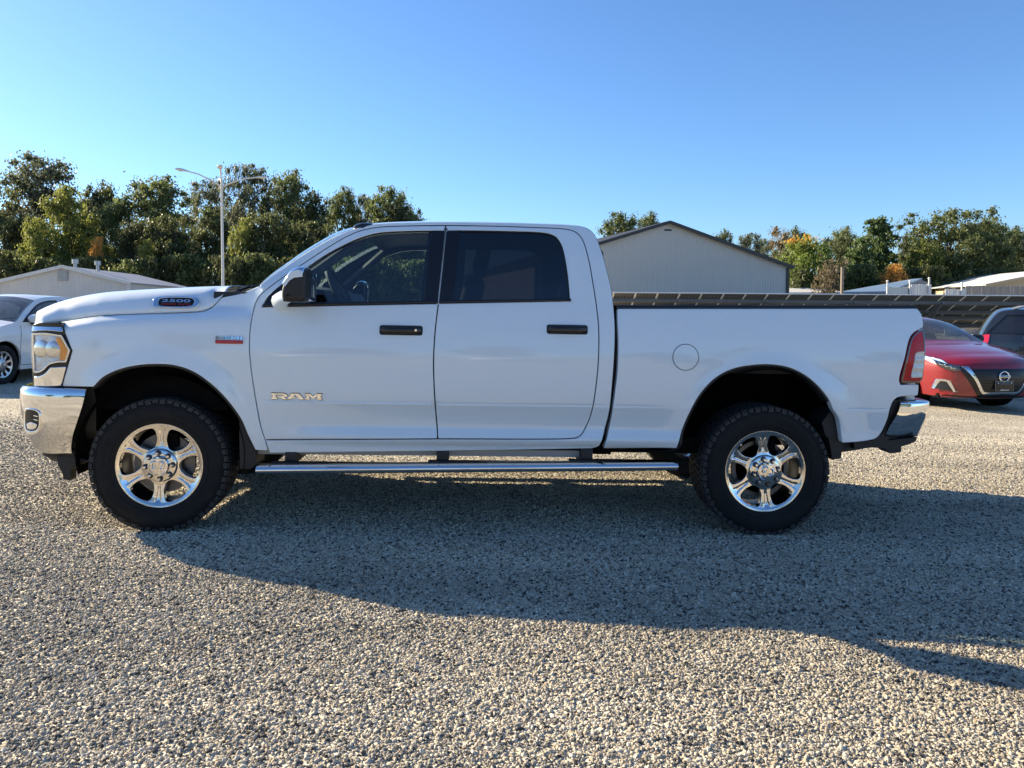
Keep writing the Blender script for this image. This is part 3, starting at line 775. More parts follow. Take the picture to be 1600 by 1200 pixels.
def deciduous(seed, h, w, trunk, lobes, clumps, per, size, leaf, crad=.085, openness=.5, low=.2, toptone=False):
    rng = np.random.default_rng(seed); R = random.Random(seed)
    tr = MB(); tr.tube([(0, 0, -.6), (R.uniform(-.1, .1), 0, h*.2), (R.uniform(-.3, .3), R.uniform(-.3, .3), h*.45), (R.uniform(-.4, .4), 0, h*.78)], [trunk*1.25, trunk, trunk*.7, trunk*.22], 9)
    lc = []
    for k in range(lobes):
        a = 2*math.pi*(k+R.uniform(-.3, .3))/lobes*1.618*2; zf = low+.12+(1-low-.22)*((k+.5)/lobes)
        env = math.sin(math.pi*min(.97, (.18+.82*(zf-low)/(1-low))**.8))**.7
        rr = w/2*env*R.uniform(.35, .88)
        lc.append((rr*math.cos(a), rr*math.sin(a), h*zf, w*R.uniform(.15, .25)))
    cents = []; rads = []
    for x, y, z, lr in lc:
        zb = max(h*low*.8, z-h*R.uniform(.15, .30))
        mid = Vector((x*.45+R.uniform(-.4, .4), y*.45+R.uniform(-.4, .4), zb+(z-zb)*.45))
        tr.tube([(0, 0, zb), mid, (x*.85, y*.85, z-.1*h*.3), (x, y, z+lr*.3)], [trunk*.42, trunk*.30, trunk*.16, trunk*.05], 6, cap=False)
        for _ in range(max(2, clumps//lobes)):
            d = np.array([R.gauss(0, 1), R.gauss(0, 1), R.gauss(.15, .8)]); d /= np.linalg.norm(d)
            q = np.array([x, y, z])+d*lr*R.uniform(.45, 1.15)
            if q[2] < h*low*.7: continue
            cents.append(q); rads.append(h*crad*R.uniform(.55, 1.15))
            if R.random() < .35: tr.tube([(x*.9, y*.9, z), tuple((np.array([x, y, z])+q)/2+np.array([0, 0, .1])), tuple(q)], [trunk*.14, trunk*.09, trunk*.03], 5, cap=False)
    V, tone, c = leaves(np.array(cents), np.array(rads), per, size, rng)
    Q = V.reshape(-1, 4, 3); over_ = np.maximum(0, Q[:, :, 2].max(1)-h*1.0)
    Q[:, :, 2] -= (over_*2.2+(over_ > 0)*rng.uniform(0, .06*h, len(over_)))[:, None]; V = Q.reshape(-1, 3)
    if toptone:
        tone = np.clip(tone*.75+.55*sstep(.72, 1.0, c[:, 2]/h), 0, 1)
    return tr, V, tone, leaf
def conifer(seed, h, w, leaf, per=100, size=.20):
    rng = np.random.default_rng(seed); R = random.Random(seed); tr = MB(); trunk = h*.02
    tr.tube([(0, 0, -.6), (.1, 0, h*.5), (0, 0, h*.99)], [trunk*1.2, trunk*.8, trunk*.1], 8); cents = []; rads = []
    z = h*.10
    while z < h*.97:
        f = z/h; L = w/2*(1-f)**.75*R.uniform(.75, 1.15)+.35; nb = R.randint(3, 5); a0 = R.uniform(0, 6.28)
        for k in range(nb):
            a = a0+2*math.pi*k/nb+R.uniform(-.25, .25); l = L*R.uniform(.45, 1.25); rise = l*R.uniform(-.05, .40)
            tip = np.array([l*math.cos(a), l*math.sin(a), z+rise])
            tr.tube([(0, 0, z), tuple(tip*[.5, .5, 1]-np.array([0, 0, rise*.6])), tuple(tip)], [trunk*.3, trunk*.2, trunk*.06], 5, cap=False)
            for t in np.linspace(.38, 1.0, max(2, int(l/.8))):
                cents.append(np.array([tip[0]*t, tip[1]*t, z+rise*t*t])+np.array([R.uniform(-.3, .3), R.uniform(-.3, .3), .12])); rads.append(R.uniform(.5, 1.0)*(1.1-.3*t))
        z += h*R.uniform(.028, .050)
    V, tone, c = leaves(np.array(cents), np.array(rads), per, size, rng, flat=.55, up=.4)
    return tr, V, tone, leaf
def twiggy(seed, h, w):
    rng = np.random.default_rng(seed); R = random.Random(seed); tr = MB(); cents = []; rads = []
    for k in range(26):
        a = R.uniform(0, 6.28); l = R.uniform(.1, .5)*w; z = h*R.uniform(.6, 1)
        tip = (l*math.cos(a), l*math.sin(a), z); mid = (tip[0]*.35, tip[1]*.35, z*.5)
        tr.tube([(0, 0, -.4), mid, tip], [.05, .03, .008], 5, cap=False)
        for _ in range(7):
            b = R.uniform(.35, .95); p = np.array(mid)*(1-b)+np.array(tip)*b; q = p+np.array([R.gauss(0, .45), R.gauss(0, .45), R.uniform(.1, .8)])
            tr.tube([tuple(p), tuple(q)], [.016, .006], 4, cap=False); cents.append(q); rads.append(.35)
    V, tone, c = leaves(np.array(cents), np.array(rads), 10, .12, rng)
    return tr, V, tone, LEAF["brown"]
PROTO = {}
def proto(key, made):
    tr, V, tone, leaf = made
    t = tr.build("trunk", M_BARK, None, True, fixn=False); tm = t.data; bpy.data.objects.remove(t)
    PROTO[key] = (tm, fast_quads("crown", V, leaf, tone), V[:, 2].max(), max(np.ptp(V[:, 0]), np.ptp(V[:, 1])))
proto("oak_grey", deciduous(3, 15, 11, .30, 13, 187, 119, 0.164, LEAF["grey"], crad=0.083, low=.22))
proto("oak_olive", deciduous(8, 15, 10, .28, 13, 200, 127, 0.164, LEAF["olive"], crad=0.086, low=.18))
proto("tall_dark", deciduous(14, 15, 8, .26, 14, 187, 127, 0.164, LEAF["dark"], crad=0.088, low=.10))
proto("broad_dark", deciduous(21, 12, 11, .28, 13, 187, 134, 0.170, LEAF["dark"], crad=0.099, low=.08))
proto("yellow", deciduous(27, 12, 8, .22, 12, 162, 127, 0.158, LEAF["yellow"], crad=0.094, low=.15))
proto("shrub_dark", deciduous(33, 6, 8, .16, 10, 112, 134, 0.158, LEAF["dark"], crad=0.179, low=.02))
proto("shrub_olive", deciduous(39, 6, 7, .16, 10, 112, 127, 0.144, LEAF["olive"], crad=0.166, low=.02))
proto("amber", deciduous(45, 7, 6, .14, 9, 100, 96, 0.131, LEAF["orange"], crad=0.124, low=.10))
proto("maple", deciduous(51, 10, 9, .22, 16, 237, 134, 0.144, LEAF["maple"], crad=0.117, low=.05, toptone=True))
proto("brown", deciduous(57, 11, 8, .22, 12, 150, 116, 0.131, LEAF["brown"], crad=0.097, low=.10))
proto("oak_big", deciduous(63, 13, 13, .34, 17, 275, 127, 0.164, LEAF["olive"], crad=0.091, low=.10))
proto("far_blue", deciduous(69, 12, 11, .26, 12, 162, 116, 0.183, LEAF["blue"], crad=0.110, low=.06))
proto("pine", conifer(75, 12, 9, LEAF["pine"]))
proto("twigs", twiggy(81, 5, 4.4))
def tree(key, px, ytop, wpx, D, label, cat="tree", name=None, group=None, rot=None):
    tm, lm, ph, pw = PROTO[key]
    top = P(px, ytop, D); h = float(top[2])+.5; w = wpx/1200*D
    r_ = empty(name or {"pine": "pine_tree", "twigs": "bare_shrub"}.get(key, "shrub" if "shrub" in key else "deciduous_tree"), (float(top[0]), D, -.5))
    a = bpy.data.objects.new("trunk", tm); link(a, r_); b = bpy.data.objects.new("crown", lm); link(b, r_)
    rz = random.uniform(0, 6.28) if rot is None else rot
    for o in (a, b):
        o.scale = (w/pw, w/pw, h/ph); o.rotation_euler = (0, 0, rz)
    tag(r_, label, cat, group)
    return r_
# left-hand wood, from left to right
tree("broad_dark", -22, 285, 146, 72, "dark tree cut off by the left edge of the picture")
tree("oak_grey", 62, 243, 201, 78, "tallest open grey-green oak at the far left above the white building")
tree("tall_dark", 22, 330, 97, 68, "dark narrow tree below the tallest oak at the left edge")
tree("yellow", 108, 291, 128, 67, "bright yellow-green tree in front of the tallest oak")
tree("yellow", 62, 338, 85, 64, "smaller yellow-green tree left of the bright one")
tree("tall_dark", 152, 278, 97, 80, "dark slender tree just right of the tallest oak")
tree("oak_olive", 178, 308, 103, 72, "medium olive tree over the white building's roof vents")
tree("amber", 152, 368, 42, 63, "small amber-leaved tree over the white building's ridge")
tree("oak_olive", 246, 271, 164, 74, "broad round-topped olive tree left of the light pole")
tree("tall_dark", 205, 335, 91, 66, "dark tree between the amber tree and the light pole")
tree("broad_dark", 268, 335, 122, 65, "wide dark tree standing left of the light pole")
tree("yellow", 228, 372, 48, 63, "low yellowish sapling beside the white building's roof end")
tree("oak_grey", 322, 280, 109, 82, "thin grey-green tree directly behind the light pole")
tree("tall_dark", 338, 318, 97, 68, "dark tree close behind the light pole")
tree("oak_grey", 392, 254, 128, 77, "tall tree whose top rises right of the lamp heads")
tree("yellow", 377, 338, 61, 65, "small yellow-green tree right of the light pole")
tree("oak_olive", 452, 262, 115, 80, "tall olive tree above the truck's windscreen pillar")
tree("broad_dark", 415, 330, 134, 66, "wide dark tree above the rear of the hood")
tree("tall_dark", 488, 298, 103, 76, "dark tree left of the gap over the truck's roof front")
tree("oak_olive", 532, 290, 91, 84, "olive tree just left of the roof lamp")
tree("broad_dark", 482, 345, 134, 68, "wide dark tree seen above the door mirror")
tree("oak_olive", 604, 291, 128, 82, "rounded olive tree rising over the front of the truck's roof")
tree("tall_dark", 648, 318, 75, 84, "last dark tree at the right end of the left wood")
tree("oak_grey", 568, 302, 85, 86, "grey-green tree between the roof lamp tree and the rounded olive tree")
tree("tall_dark", 628, 312, 80, 80, "dark tree leaning against the rounded olive tree over the roof")
tree("yellow", 545, 375, 73, 70, "yellow-green tree seen through the front door window")
tree("broad_dark", 575, 360, 146, 72, "dark tree seen through the front door window")
tree("broad_dark", 655, 372, 122, 74, "dark tree behind the truck's middle pillar")
SHRUB_LABELS = ("dark shrub at the left edge behind the white building's left eave", "olive shrub behind the white building's gable peak", "dark shrub directly behind the white building's roof flues",
    "olive shrub behind the middle of the white building's roof slope", "dark shrub behind the far end of the white building's roof", "olive shrub just left of the light pole's foot",
    "dark shrub just right of the light pole's foot", "olive shrub above the base of the truck's windscreen", "dark shrub seen through the windscreen's lower corner", "olive shrub seen through the front of the door window beside the steering wheel",
    "dark shrub seen through the middle of the front door window", "olive shrub seen through the rear edge of the front door window")
for i, (px, yt, w) in enumerate(((10, 390, 120), (75, 400, 110), (140, 398, 100), (195, 404, 110), (250, 400, 110), (305, 395, 110), (360, 398, 110), (415, 394, 110), (470, 398, 120), (530, 400, 120), (595, 402, 120), (655, 405, 110))):
    tree("shrub_dark" if i % 2 == 0 else "shrub_olive", px, yt, w, 60.5+(i % 3), SHRUB_LABELS[i], cat="shrub", group="undergrowth along the left wood")
# right-hand trees
tree("oak_olive", 968, 331, 118, 66, "olive treetop showing left of the grey building's peak")
tree("oak_olive", 1012, 329, 70, 70, "small treetop touching the grey building's peak", rot=1.0)
tree("tall_dark", 1128, 357, 64, 84, "dark treetop over the right slope of the grey roof")
tree("oak_grey", 1172, 363, 73, 84, "pale treetop low over the right slope of the grey roof")
tree("brown", 1222, 353, 88, 92, "brownish thin tree behind the round maple")
tree("tall_dark", 1245, 351, 59, 100, "dark treetop peeking between the brown tree and the maple")
tree("maple", 1264, 365, 132, 74, "round green maple with orange top beside the grey building")
tree("broad_dark", 1318, 368, 94, 88, "dark tree between the maple and the pine")
tree("twigs", 1301, 394, 66, 66, "bare twiggy shrub below the maple", cat="shrub")
tree("pine", 1374, 336, 127, 78, "tall green pine with ragged layered branches")
tree("pine", 1346, 366, 94, 76, "shorter pine leaning against the tall pine's left side", rot=2.0)
tree("amber", 1400, 411, 68, 70, "golden orange bush below the pine", cat="bush", name="orange_bush")
tree("oak_big", 1482, 327, 177, 80, "largest olive oak of the right-hand trees", rot=.4)
tree("oak_olive", 1545, 338, 112, 82, "olive tree joined to the right of the largest oak")
tree("yellow", 1448, 372, 82, 76, "yellow-green tree between the pine and the largest oak")
tree("broad_dark", 1500, 392, 153, 77, "dark lower tree beneath the largest oak")
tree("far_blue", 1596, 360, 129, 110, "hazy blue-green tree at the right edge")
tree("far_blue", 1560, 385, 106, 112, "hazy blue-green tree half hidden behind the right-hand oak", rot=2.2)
tree("shrub_dark", 1440, 415, 106, 74, "dark shrub between the orange bush and the largest oak", cat="shrub")
tree("shrub_dark", 1275, 418, 129, 72, "dark shrub at the foot of the maple", cat="shrub")
tree("shrub_olive", 1350, 412, 118, 73, "olive shrub at the foot of the pines", cat="shrub")
tree("shrub_dark", 1570, 415, 141, 84, "dark shrub behind the beige building's roof", cat="shrub")
tree("broad_dark", 1225, 388, 80, 86, "dark low tree between the grey building's eave and the maple")
tree("oak_olive", 1318, 352, 70, 96, "tall olive tree behind the gap between the maple and the pine")
tree("tall_dark", 1418, 362, 60, 90, "dark tree filling the gap between the pine and the largest oak")
tree("oak_grey", 1196, 372, 60, 96, "pale tree over the lower end of the grey roof")
tree("oak_olive", 1580, 352, 80, 92, "olive tree at the right edge in front of the hazy ones", rot=.9)
# the woods carry on beyond both edges of the picture
for px, yt, w, D, key, lab in ((-110, 262, 150, 76, "oak_olive", "olive tree of the left wood just beyond the picture's left edge"), (-210, 280, 150, 72, "broad_dark", "wide dark tree of the left wood beyond the left edge"), (-330, 258, 170, 78, "oak_grey", "grey-green tree further along the left wood"), (-460, 275, 180, 74, "oak_big", "broad olive tree at the outer end of the left wood"),
        (1690, 350, 130, 88, "oak_olive", "olive tree just beyond the picture's right edge"), (1790, 340, 150, 92, "broad_dark", "dark tree further right beyond the beige building"), (1900, 350, 150, 90, "oak_big", "broad oak well right of the beige building"), (2020, 345, 170, 94, "far_blue", "blue-green tree at the outer right end of the row")):
    tree(key, px, yt, w, D, lab)
# ================================================================== the pickup truck
TW = 2.02                                   # body width
PHI = math.radians(2.5)
_ox, _oy = (239.5 - 800) / F_PX * 4.66, 4.66
TO = np.array([_ox, _oy, float(ground_z(_ox))])
_s = float(ground_z(_ox + 3.79) - ground_z(_ox)) / 3.79
_n = np.array([-_s, 0, 1.0]); _n /= np.linalg.norm(_n)
_U = np.array([math.cos(PHI), math.sin(PHI), 0]); _U -= _n * (_U @ _n); _U /= np.linalg.norm(_U)
_V = np.cross(_n, _U)
TM = np.column_stack([_U, _V, _n])          # local (u rearwards, v away from the driver side, w up) -> world
def T(px, py, v=0.0):
    r = TM.T @ ray(px, py); c = TM.T @ (CAM - TO)
    t = (v - c[1]) / r[1]
    return c[0] + r[0] * t, c[2] + r[2] * t

_prof = pchip([.30, .44, .50, .545, .575, .60, .635, .67, .70, .80, .81, .95, 1.10, 1.22, 1.34, 1.42, 1.46, 1.60, 1.80, 1.98, 2.10],
              [.10, .066, .052, .046, .028, .020, .034, .047, .043, .017, .013, .004, .004, .014, .036, .058, .072, .118, .200, .300, .40])
_plan = pchip([-1.1, -.55, -.30, 0, .6, 2.0, 4.0, 4.6, 5.1], [.30, .055, .022, .004, .004, 0, .0, .004, .05])
FW, RW, AXH = 0.0, 3.79, .41
def Vt(u, w):
    u = np.asarray(u, float); w = np.asarray(w, float)
    band = sstep(.55, 1.3, u) * (1 - .75 * sstep(2.95, 3.4, u)) + .0
    lo = _prof(w)
    plain = np.interp(w, [.3, .5, .62, .81, .95, 1.1], [.09, .046, .030, .012, .004, .004])
    v = np.where(w < .95, lo * band + plain * (1 - band), lo)
    v = v + _plan(u)
    v = v + .0028 * np.exp(-((w - CREASE) / .0035) ** 2) * sstep(.55, .75, u) * (1 - sstep(3.0, 3.12, u) + sstep(4.25, 4.35, u))   # pressed feature line
    for c, cw in ((FW - .005, .47), (RW + .01, .49)):
        r = np.hypot(u - c, (w - cw) * 1.0)
        v = v - .026 * (1 - sstep(.52, .70, r)) * sstep(.2, .45, w)
    v = v + .09 * sstep(1.45, 1.75, w) * (1 - sstep(.6, 1.25, u))         # screen pillars lean in
    return v
CREASE = T(700, 630, .02)[1]
def trace(pts, vf=None, off=0.0, ds=.02, corner=38.0, raw=False):
    """photo pixels -> smooth outline in truck side-plane metres, each point on the curved side"""
    vf = vf or Vt; out = []
    for p in pts:
        v = .02
        for _ in range(6):
            u, w = T(p[0], p[1], v); v = .5 * v + .5 * (float(vf(u, w)) + off)
        out.append((u, w))
    return np.array(out) if raw else smooth_loop(out, ds, corner)
FAR = lambda a, b, d: np.stack([a, TW - d, b], -1)
truck = empty("pickup_truck")
truck.matrix_world = Matrix(((*[float(x) for x in TM[0]], TO[0]), (*[float(x) for x in TM[1]], TO[1]), (*[float(x) for x in TM[2]], TO[2]), (0, 0, 0, 1)))
tag(truck, "large white crew cab pickup truck parked side-on in the middle of the lot", "pickup truck")
ROWS = [CREASE + d for d in (-.008, -.004, -.002, 0, .002, .004, .008)]
LOWROWS = [.55, .565, .58, .60, .62, .64, .66, .68]

# ---- outlines traced on the photograph
gapF = [(412.7, 455), (405, 463), (399.5, 473), (393.3, 496), (390, 521.7), (389.8, 551), (393, 583.5), (399.5, 625.8), (407.6, 668), (414, 687.5)]
fender_px = [(92, 503), (97, 512), (104, 529), (112, 548), (105.5, 571), (95.5, 604.5), (146, 605),
             (161, 590), (186, 578), (215, 571.5), (244, 569.5), (272, 571.5), (301, 581), (330, 601), (355, 626), (376, 655), (386, 678), (398.6, 704),
             (419.5, 705)] + gapF[::-1] + [(404.7, 446), (384, 455), (372, 459), (346, 464.4), (338, 473), (327.5, 482.5), (318, 486), (305, 487.5), (233, 490), (180, 492), (143, 495)]
door_top = [(412.7, 455), (428, 443), (445, 430.7), (460.7, 420), (484, 404.5), (507.5, 389), (541.5, 369), (556, 362.5), (571, 358), (592.5, 354.5), (635, 352.6), (696, 351.7)]
gapM = [(696.5, 361), (690, 420), (685, 473), (680.5, 510), (678.2, 540), (677.4, 577), (679.7, 629), (683.9, 686)]
fdoor_px = door_top + gapM + [(414, 687.5)] + gapF[1:-1][::-1]
rear_gap = [(822.5, 354.4), (868, 356.3), (887.5, 358), (899, 361.8), (906, 367.5), (912, 377), (920, 404.8), (926.5, 440.5), (932.4, 479.5), (935.6, 512), (935.6, 554), (933, 590), (926.5, 635.5), (920, 658), (910, 677.5), (903, 683.5), (890.8, 685.5)]
rdoor_px = [(696, 351.7), (760, 352.6)] + rear_gap + [(683.9, 686)] + gapM[:-1][::-1]
fwin_px = [(411, 479), (416, 468), (426.7, 456), (452, 436.5), (478.7, 418.7), (507, 399.7), (534, 384.8), (562, 372.2), (590, 364.6), (617.5, 362.2), (660, 361), (694, 360.9), (689, 405), (682.5, 474)]
rwin_px = [(699, 360.9), (717, 360.4), (790, 361.6), (842, 363.3), (858, 365.6), (868, 370), (875, 378.5), (879.6, 390), (885.9, 424), (889, 455), (890, 469.5), (800, 471.5), (686.5, 473.6), (692.5, 420)]
fglass_px = [(478, 472.5), (481, 460), (482, 425), (484, 416.5), (509, 400.6), (536, 386), (563, 373.6), (591, 366.2), (617.5, 363.9), (660, 362.8), (674.5, 362.6), (669.8, 395), (663, 470)]
rglass_px = [(716, 362.5), (790, 363.4), (842, 365), (857, 367.4), (866, 371.5), (872.7, 379.5), (877.3, 391), (883.6, 424.5), (886.6, 455), (887, 466.6), (800, 468.5), (709, 470.4)]
sil = [(404.7, 446), (420, 433.5), (433, 424.5), (465, 402.5), (499, 382), (528.7, 366.5), (545, 359.8), (560.6, 355.3), (576, 351.3), (592.5, 349.4), (635, 347.6), (698.7, 347), (790, 348), (855, 350), (895, 351.8), (912, 354.2), (922, 358.5), (930, 367), (939.5, 390), (949, 424), (955.8, 455), (959.3, 484)]
cab_rear = [(961, 512), (960, 557.5), (956, 609.5), (951, 648.5), (943, 681), (936.5, 697), (928, 700.5)]
cab_px = sil + cab_rear + [(905, 701.5), (700, 705), (421.5, 708.5), (419.5, 704), (414, 687.5)] + gapF[:-1][::-1]
doors_hole_px = door_top + [(760, 352.6)] + rear_gap + [(683.9, 686.3), (500, 687.2), (414.6, 687.8)] + gapF[1:-1][::-1]
bed_px = [(964.5, 481.8), (1200, 481.8), (1434, 481.5), (1440, 490), (1443, 500.7), (1443.2, 512), (1429.4, 519.8), (1422.4, 529), (1415.4, 557), (1406, 594), (1408, 600.5), (1436.4, 600.3), (1435, 618.8),
          (1411, 620), (1402, 622), (1396, 627.5), (1391, 640), (1387.4, 654.8), (1378, 675.8), (1370, 685), (1360, 688.5), (1315.5, 692.8), (1310, 655), (1301, 640), (1295, 626), (1278, 604), (1257.7, 587), (1233.8, 575.4), (1206.4, 570.5), (1179, 571), (1145, 577.3), (1117.6, 592), (1093.7, 617.6), (1076.6, 648.4), (1064.7, 679), (1057.8, 701.3),
          (941.7, 701.3), (952, 665.4), (958.8, 624.5), (963.9, 583.5), (965.6, 535.6), (964.3, 500)]

def fender_v(u, w):
    ws = _fend_top(u)
    return Vt(u, w) + .045 * np.clip((np.asarray(w) - (ws - .07)) / .07, 0, 1.3) ** 2 * (1 - sstep(.45, .75, u))
_ft = trace([(92, 503), (143, 495), (180, 492), (233, 490), (305, 487.5), (330, 486)], raw=True)
_fend_top = lambda u: np.interp(u, _ft[:, 0], _ft[:, 1])

def both(fn):
    """run a builder for the driver side and, mirrored, for the passenger side"""
    return fn(SIDE, True), fn(FAR, False)
def hi(near): return .026 if near else .05

for frame in (SIDE, FAR):
    sheet("cabin_trim", [trace(sil[1:]+[(961, 500), (411, 500), (404, 462)], corner=30), trace(fglass_px, off=.03), trace(rglass_px, off=.03)], lambda a, b: Vt(a, b)+.048, M_INTERIOR, truck, frame, sp=.07, edge=.003, thick=.012)
# ---- inner shell that keeps the gaps dark, floor, frame
inner = MB()
inner.box((-.50, .16, .74), (.60, TW-.16, 1.12))
inner.box((.58, .10, .56), (2.98, TW-.10, .62))
inner.box((.55, .10, .56), (.75, TW-.10, 1.28))
inner.box((3.02, .52, .74), (4.80, TW-.52, .80))
o = inner.build("inner_body", M_UNDER, truck)
fr = MB()
for v in (.50, 1.40):
    fr.box((-.75, v, .50), (4.85, v+.09, .64))
for u in (-.3, .5, 1.4, 2.4, 3.0, 4.3):
    fr.box((u, .55, .52), (u+.08, 1.45, .60))
fr.box((.55, .55, .42), (1.35, 1.35, .56)); fr.box((2.0, .62, .40), (2.9, .9, .56))
fr.tube([(.2, 1.1, .50), (4.2, 1.1, .46), (4.5, 1.75, .44)], .05, 8)
fr.tube([(1.3, .98, .48), (3.7, .98, .42)], .045, 8)
fr.box((.40, .30, .475), (.95, .50, .565)); fr.box((2.72, .16, .50), (3.40, .46, .60))
for u in (FW, RW):
    fr.tube([(u, .25, AXH), (u, TW-.25, AXH)], .06, 10)
    fr.tube([(u, 1.0, AXH), (u+.01, 1.2, AXH)], .17, 12)
fr.build("chassis_frame", M_UNDER, truck)

# ---- wheel housings
def liner(near):
    def f(frame, n):
        for c, cw, r in ((FW, .47, .50), (RW+.01, .50, .56)):
            G = []
            for k in range(25):
                a = math.radians(-14 + 208 * k / 24) if c < 1 else math.radians(6 + 168 * k / 24)
                row = [(c+(r+.012)*math.cos(a), d, cw+(r+.0)*math.sin(a)) for d in (.045, .15, .40, .46)]
                row.append((c+.1*math.cos(a), .48, cw+.1*math.sin(a)))
                G.append(row)
            G = np.array(G)
            G2 = frame(G[..., 0], G[..., 2], G[..., 1])
            loft("wheel_housing", G2, M_UNDER, truck, flip=not n)
    return f
both(liner(True))

# ---- side panels
def side_panels(frame, near):
    s = hi(near)
    fen = sheet("fender", [trace(fender_px, fender_v)], fender_v, M_WHITE, truck, frame, sp=s, gap=.003, edge=.005, thick=.05, rows=[CREASE+.2])
    cab = sheet("cab_side", [trace(cab_px), trace(doors_hole_px)], Vt, M_WHITE, truck, frame, sp=s, gap=.0025, edge=.004, thick=.05, rows=ROWS + [.5, .52, .535, .55, .565])
    fd = sheet("door", [trace(fdoor_px), trace(fwin_px)], Vt, M_WHITE, truck, frame, sp=s, gap=.0035, edge=.005, thick=.045, rows=ROWS + LOWROWS)
    rd = sheet("door", [trace(rdoor_px), trace(rwin_px)], Vt, M_WHITE, truck, frame, sp=s, gap=.0035, edge=.005, thick=.045, rows=ROWS + LOWROWS)
    fd["label"] = "front door with brand lettering and a keyhole in its black handle"; rd["label"] = "rear door with dark privacy window"
    for d, wp, gp, gm in ((fd, fwin_px, fglass_px, M_GLASS), (rd, rwin_px, rglass_px, M_PRIVACY)):
        W = trace(wp); Gl = trace(gp, off=.008)
        sheet("window_frame", [W, Gl], lambda a, b: Vt(a, b)+.004, M_GLOSSBLACK, d, frame, sp=s*1.3, edge=.002, thick=.03)
        sheet("window_pane", [Gl], lambda a, b: Vt(a, b)+.010, gm, d, frame, sp=s*1.6, edge=0, thick=.004)
    # belt mouldings
    for d, a, b in ((fd, (411, 477.6), (684, 472.6)), (rd, (686.5, 472.2), (892, 469.3))):
        A = trace([a, b], raw=True); n = 24; m = MB(); G = []
        for k in range(n+1):
            t = k/n; u = A[0][0]*(1-t)+A[1][0]*t; w = A[0][1]*(1-t)+A[1][1]*t; v = float(Vt(u, w))
            G.append([(u, v+.01, w+.012), (u, v-.006, w+.011), (u, v-.010, w+.002), (u, v-.007, w-.006), (u, v+.01, w-.007)])
        G = np.array(G); loft("belt_moulding", frame(G[..., 0], G[..., 2], G[..., 1]), M_GLOSSBLACK, d, flip=near)
    # handles
    for d, x0, x1, y0, y1, key in ((fd, 594, 659.5, 508.6, 523.6, True), (rd, 854.5, 918, 507.6, 522.2, False)):
        c = trace([((x0+x1)/2, (y0+y1)/2)], raw=True)[0]; hw = (x1-x0)/2/246; hh = (y1-y0)/2/246
        v0 = float(Vt(*c))
        pl = sheet("handle_recess", [rrect(c[0]-hw, c[1]-hh, c[0]+hw, c[1]+hh, .014)], lambda a, b: Vt(a, b)-.003, M_BLACK, d, frame, sp=.02, edge=.003, thick=.006)
        G = []
        for k in range(15):
            t = k/14; u = c[0]-hw*.92+t*hw*1.84; bow = .026*(1-abs(2*t-1)**4)
            G.append([(u, v0-bow+.0+.016*math.cos(a)*.4-.006, c[1]+hh*.62*math.sin(a)) for a in [math.pi*2*j/12 for j in range(13)]])
        G = np.array(G); loft("handle", frame(G[..., 0], G[..., 2], G[..., 1]), M_GLOSSBLACK, d, flip=near)
        if key and near:
            MB().lathe([(0, -.004), (.007, -.004), (.0085, 0), (.0085, .006)], 16, M=Matrix.Translation((c[0]+hw*.70, v0-.040, c[1]+hh*.1))).build("key_cylinder", M_CHROME, d, True)
    bed = sheet("bed_side", [trace(bed_px)] , Vt, M_WHITE, truck, frame, sp=s, gap=.003, edge=.006, thick=.05, rows=ROWS + LOWROWS)
    bed["label"] = "white cargo bed side with wheel arch" + (" and round fuel flap" if near else "")
    if near:
        fc = trace([(1071.5, 558.2)], raw=True)[0]
        sheet("fuel_flap_gap", [circle2(*fc, .084, 48)], lambda a, b: Vt(a, b)-.0006, M_UNDER, bed, frame, sp=.03, edge=0, thick=.0005)
        sheet("fuel_flap", [circle2(*fc, .080, 48)], lambda a, b: Vt(a, b)-.0022, M_WHITE, bed, frame, sp=.02, edge=.0012, thick=.002)
    # black bed-rail cap
    A = trace([(963, 481.6), (1434, 481.3)], raw=True); G = []
    for k in range(31):
        t = k/30; u = A[0][0]*(1-t)+A[1][0]*t; w = A[0][1]*(1-t)+A[1][1]*t; v = float(Vt(u, w))
        G.append([(u, v+.004, w-.012), (u, v+.002, w+.004), (u, v+.008, w+.016), (u, v+.03, w+.020), (u, v+.10, w+.018), (u, v+.105, w-.02)])
    G = np.array(G); loft("bed_rail_cap", frame(G[..., 0], G[..., 2], G[..., 1]), M_BLACK, truck, flip=not near)
    # flaps behind the wheels
    for px in ([(374, 652), (380, 656), (399, 703.5), (399, 728), (391, 733), (375, 733), (374, 690)],
               [(1299, 640), (1307, 641), (1312, 668), (1315, 692), (1314.5, 716.5), (1300, 718.5), (1297, 700), (1294, 685), (1288, 679), (1284, 660)]):
        sheet("mud_flap", [trace(px, lambda a, b: .06, corner=25)], lambda a, b: .055+0*a, M_BLACK, truck, frame, sp=.06, edge=.004, thick=.20)
    # arch lips
    for arch in (fender_px[6:18], bed_px[24:37][::-1]):
        pts = catmull(trace(arch, raw=True), .03); v = Vt(pts[:, 0], pts[:, 1]); G = []
        for (u, w), vv in zip(pts, v):
            c = (FW, .45) if u < 2 else (RW, .45); dx, dz = c[0]-u, c[1]-w; L = math.hypot(dx, dz); dx /= L; dz /= L
            G.append([(u-dx*.004, vv+.004, w-dz*.004), (u+dx*.004, vv+.001, w+dz*.004), (u+dx*.012, vv+.006, w+dz*.012), (u+dx*.012, vv+.10, w+dz*.012)])
        G = np.array(G); loft("arch_lip", frame(G[..., 0], G[..., 2], G[..., 1]), M_BLACK, truck, flip=near)
    return fen, cab, fd, rd, bed
NEARP, FARP = both(side_panels)

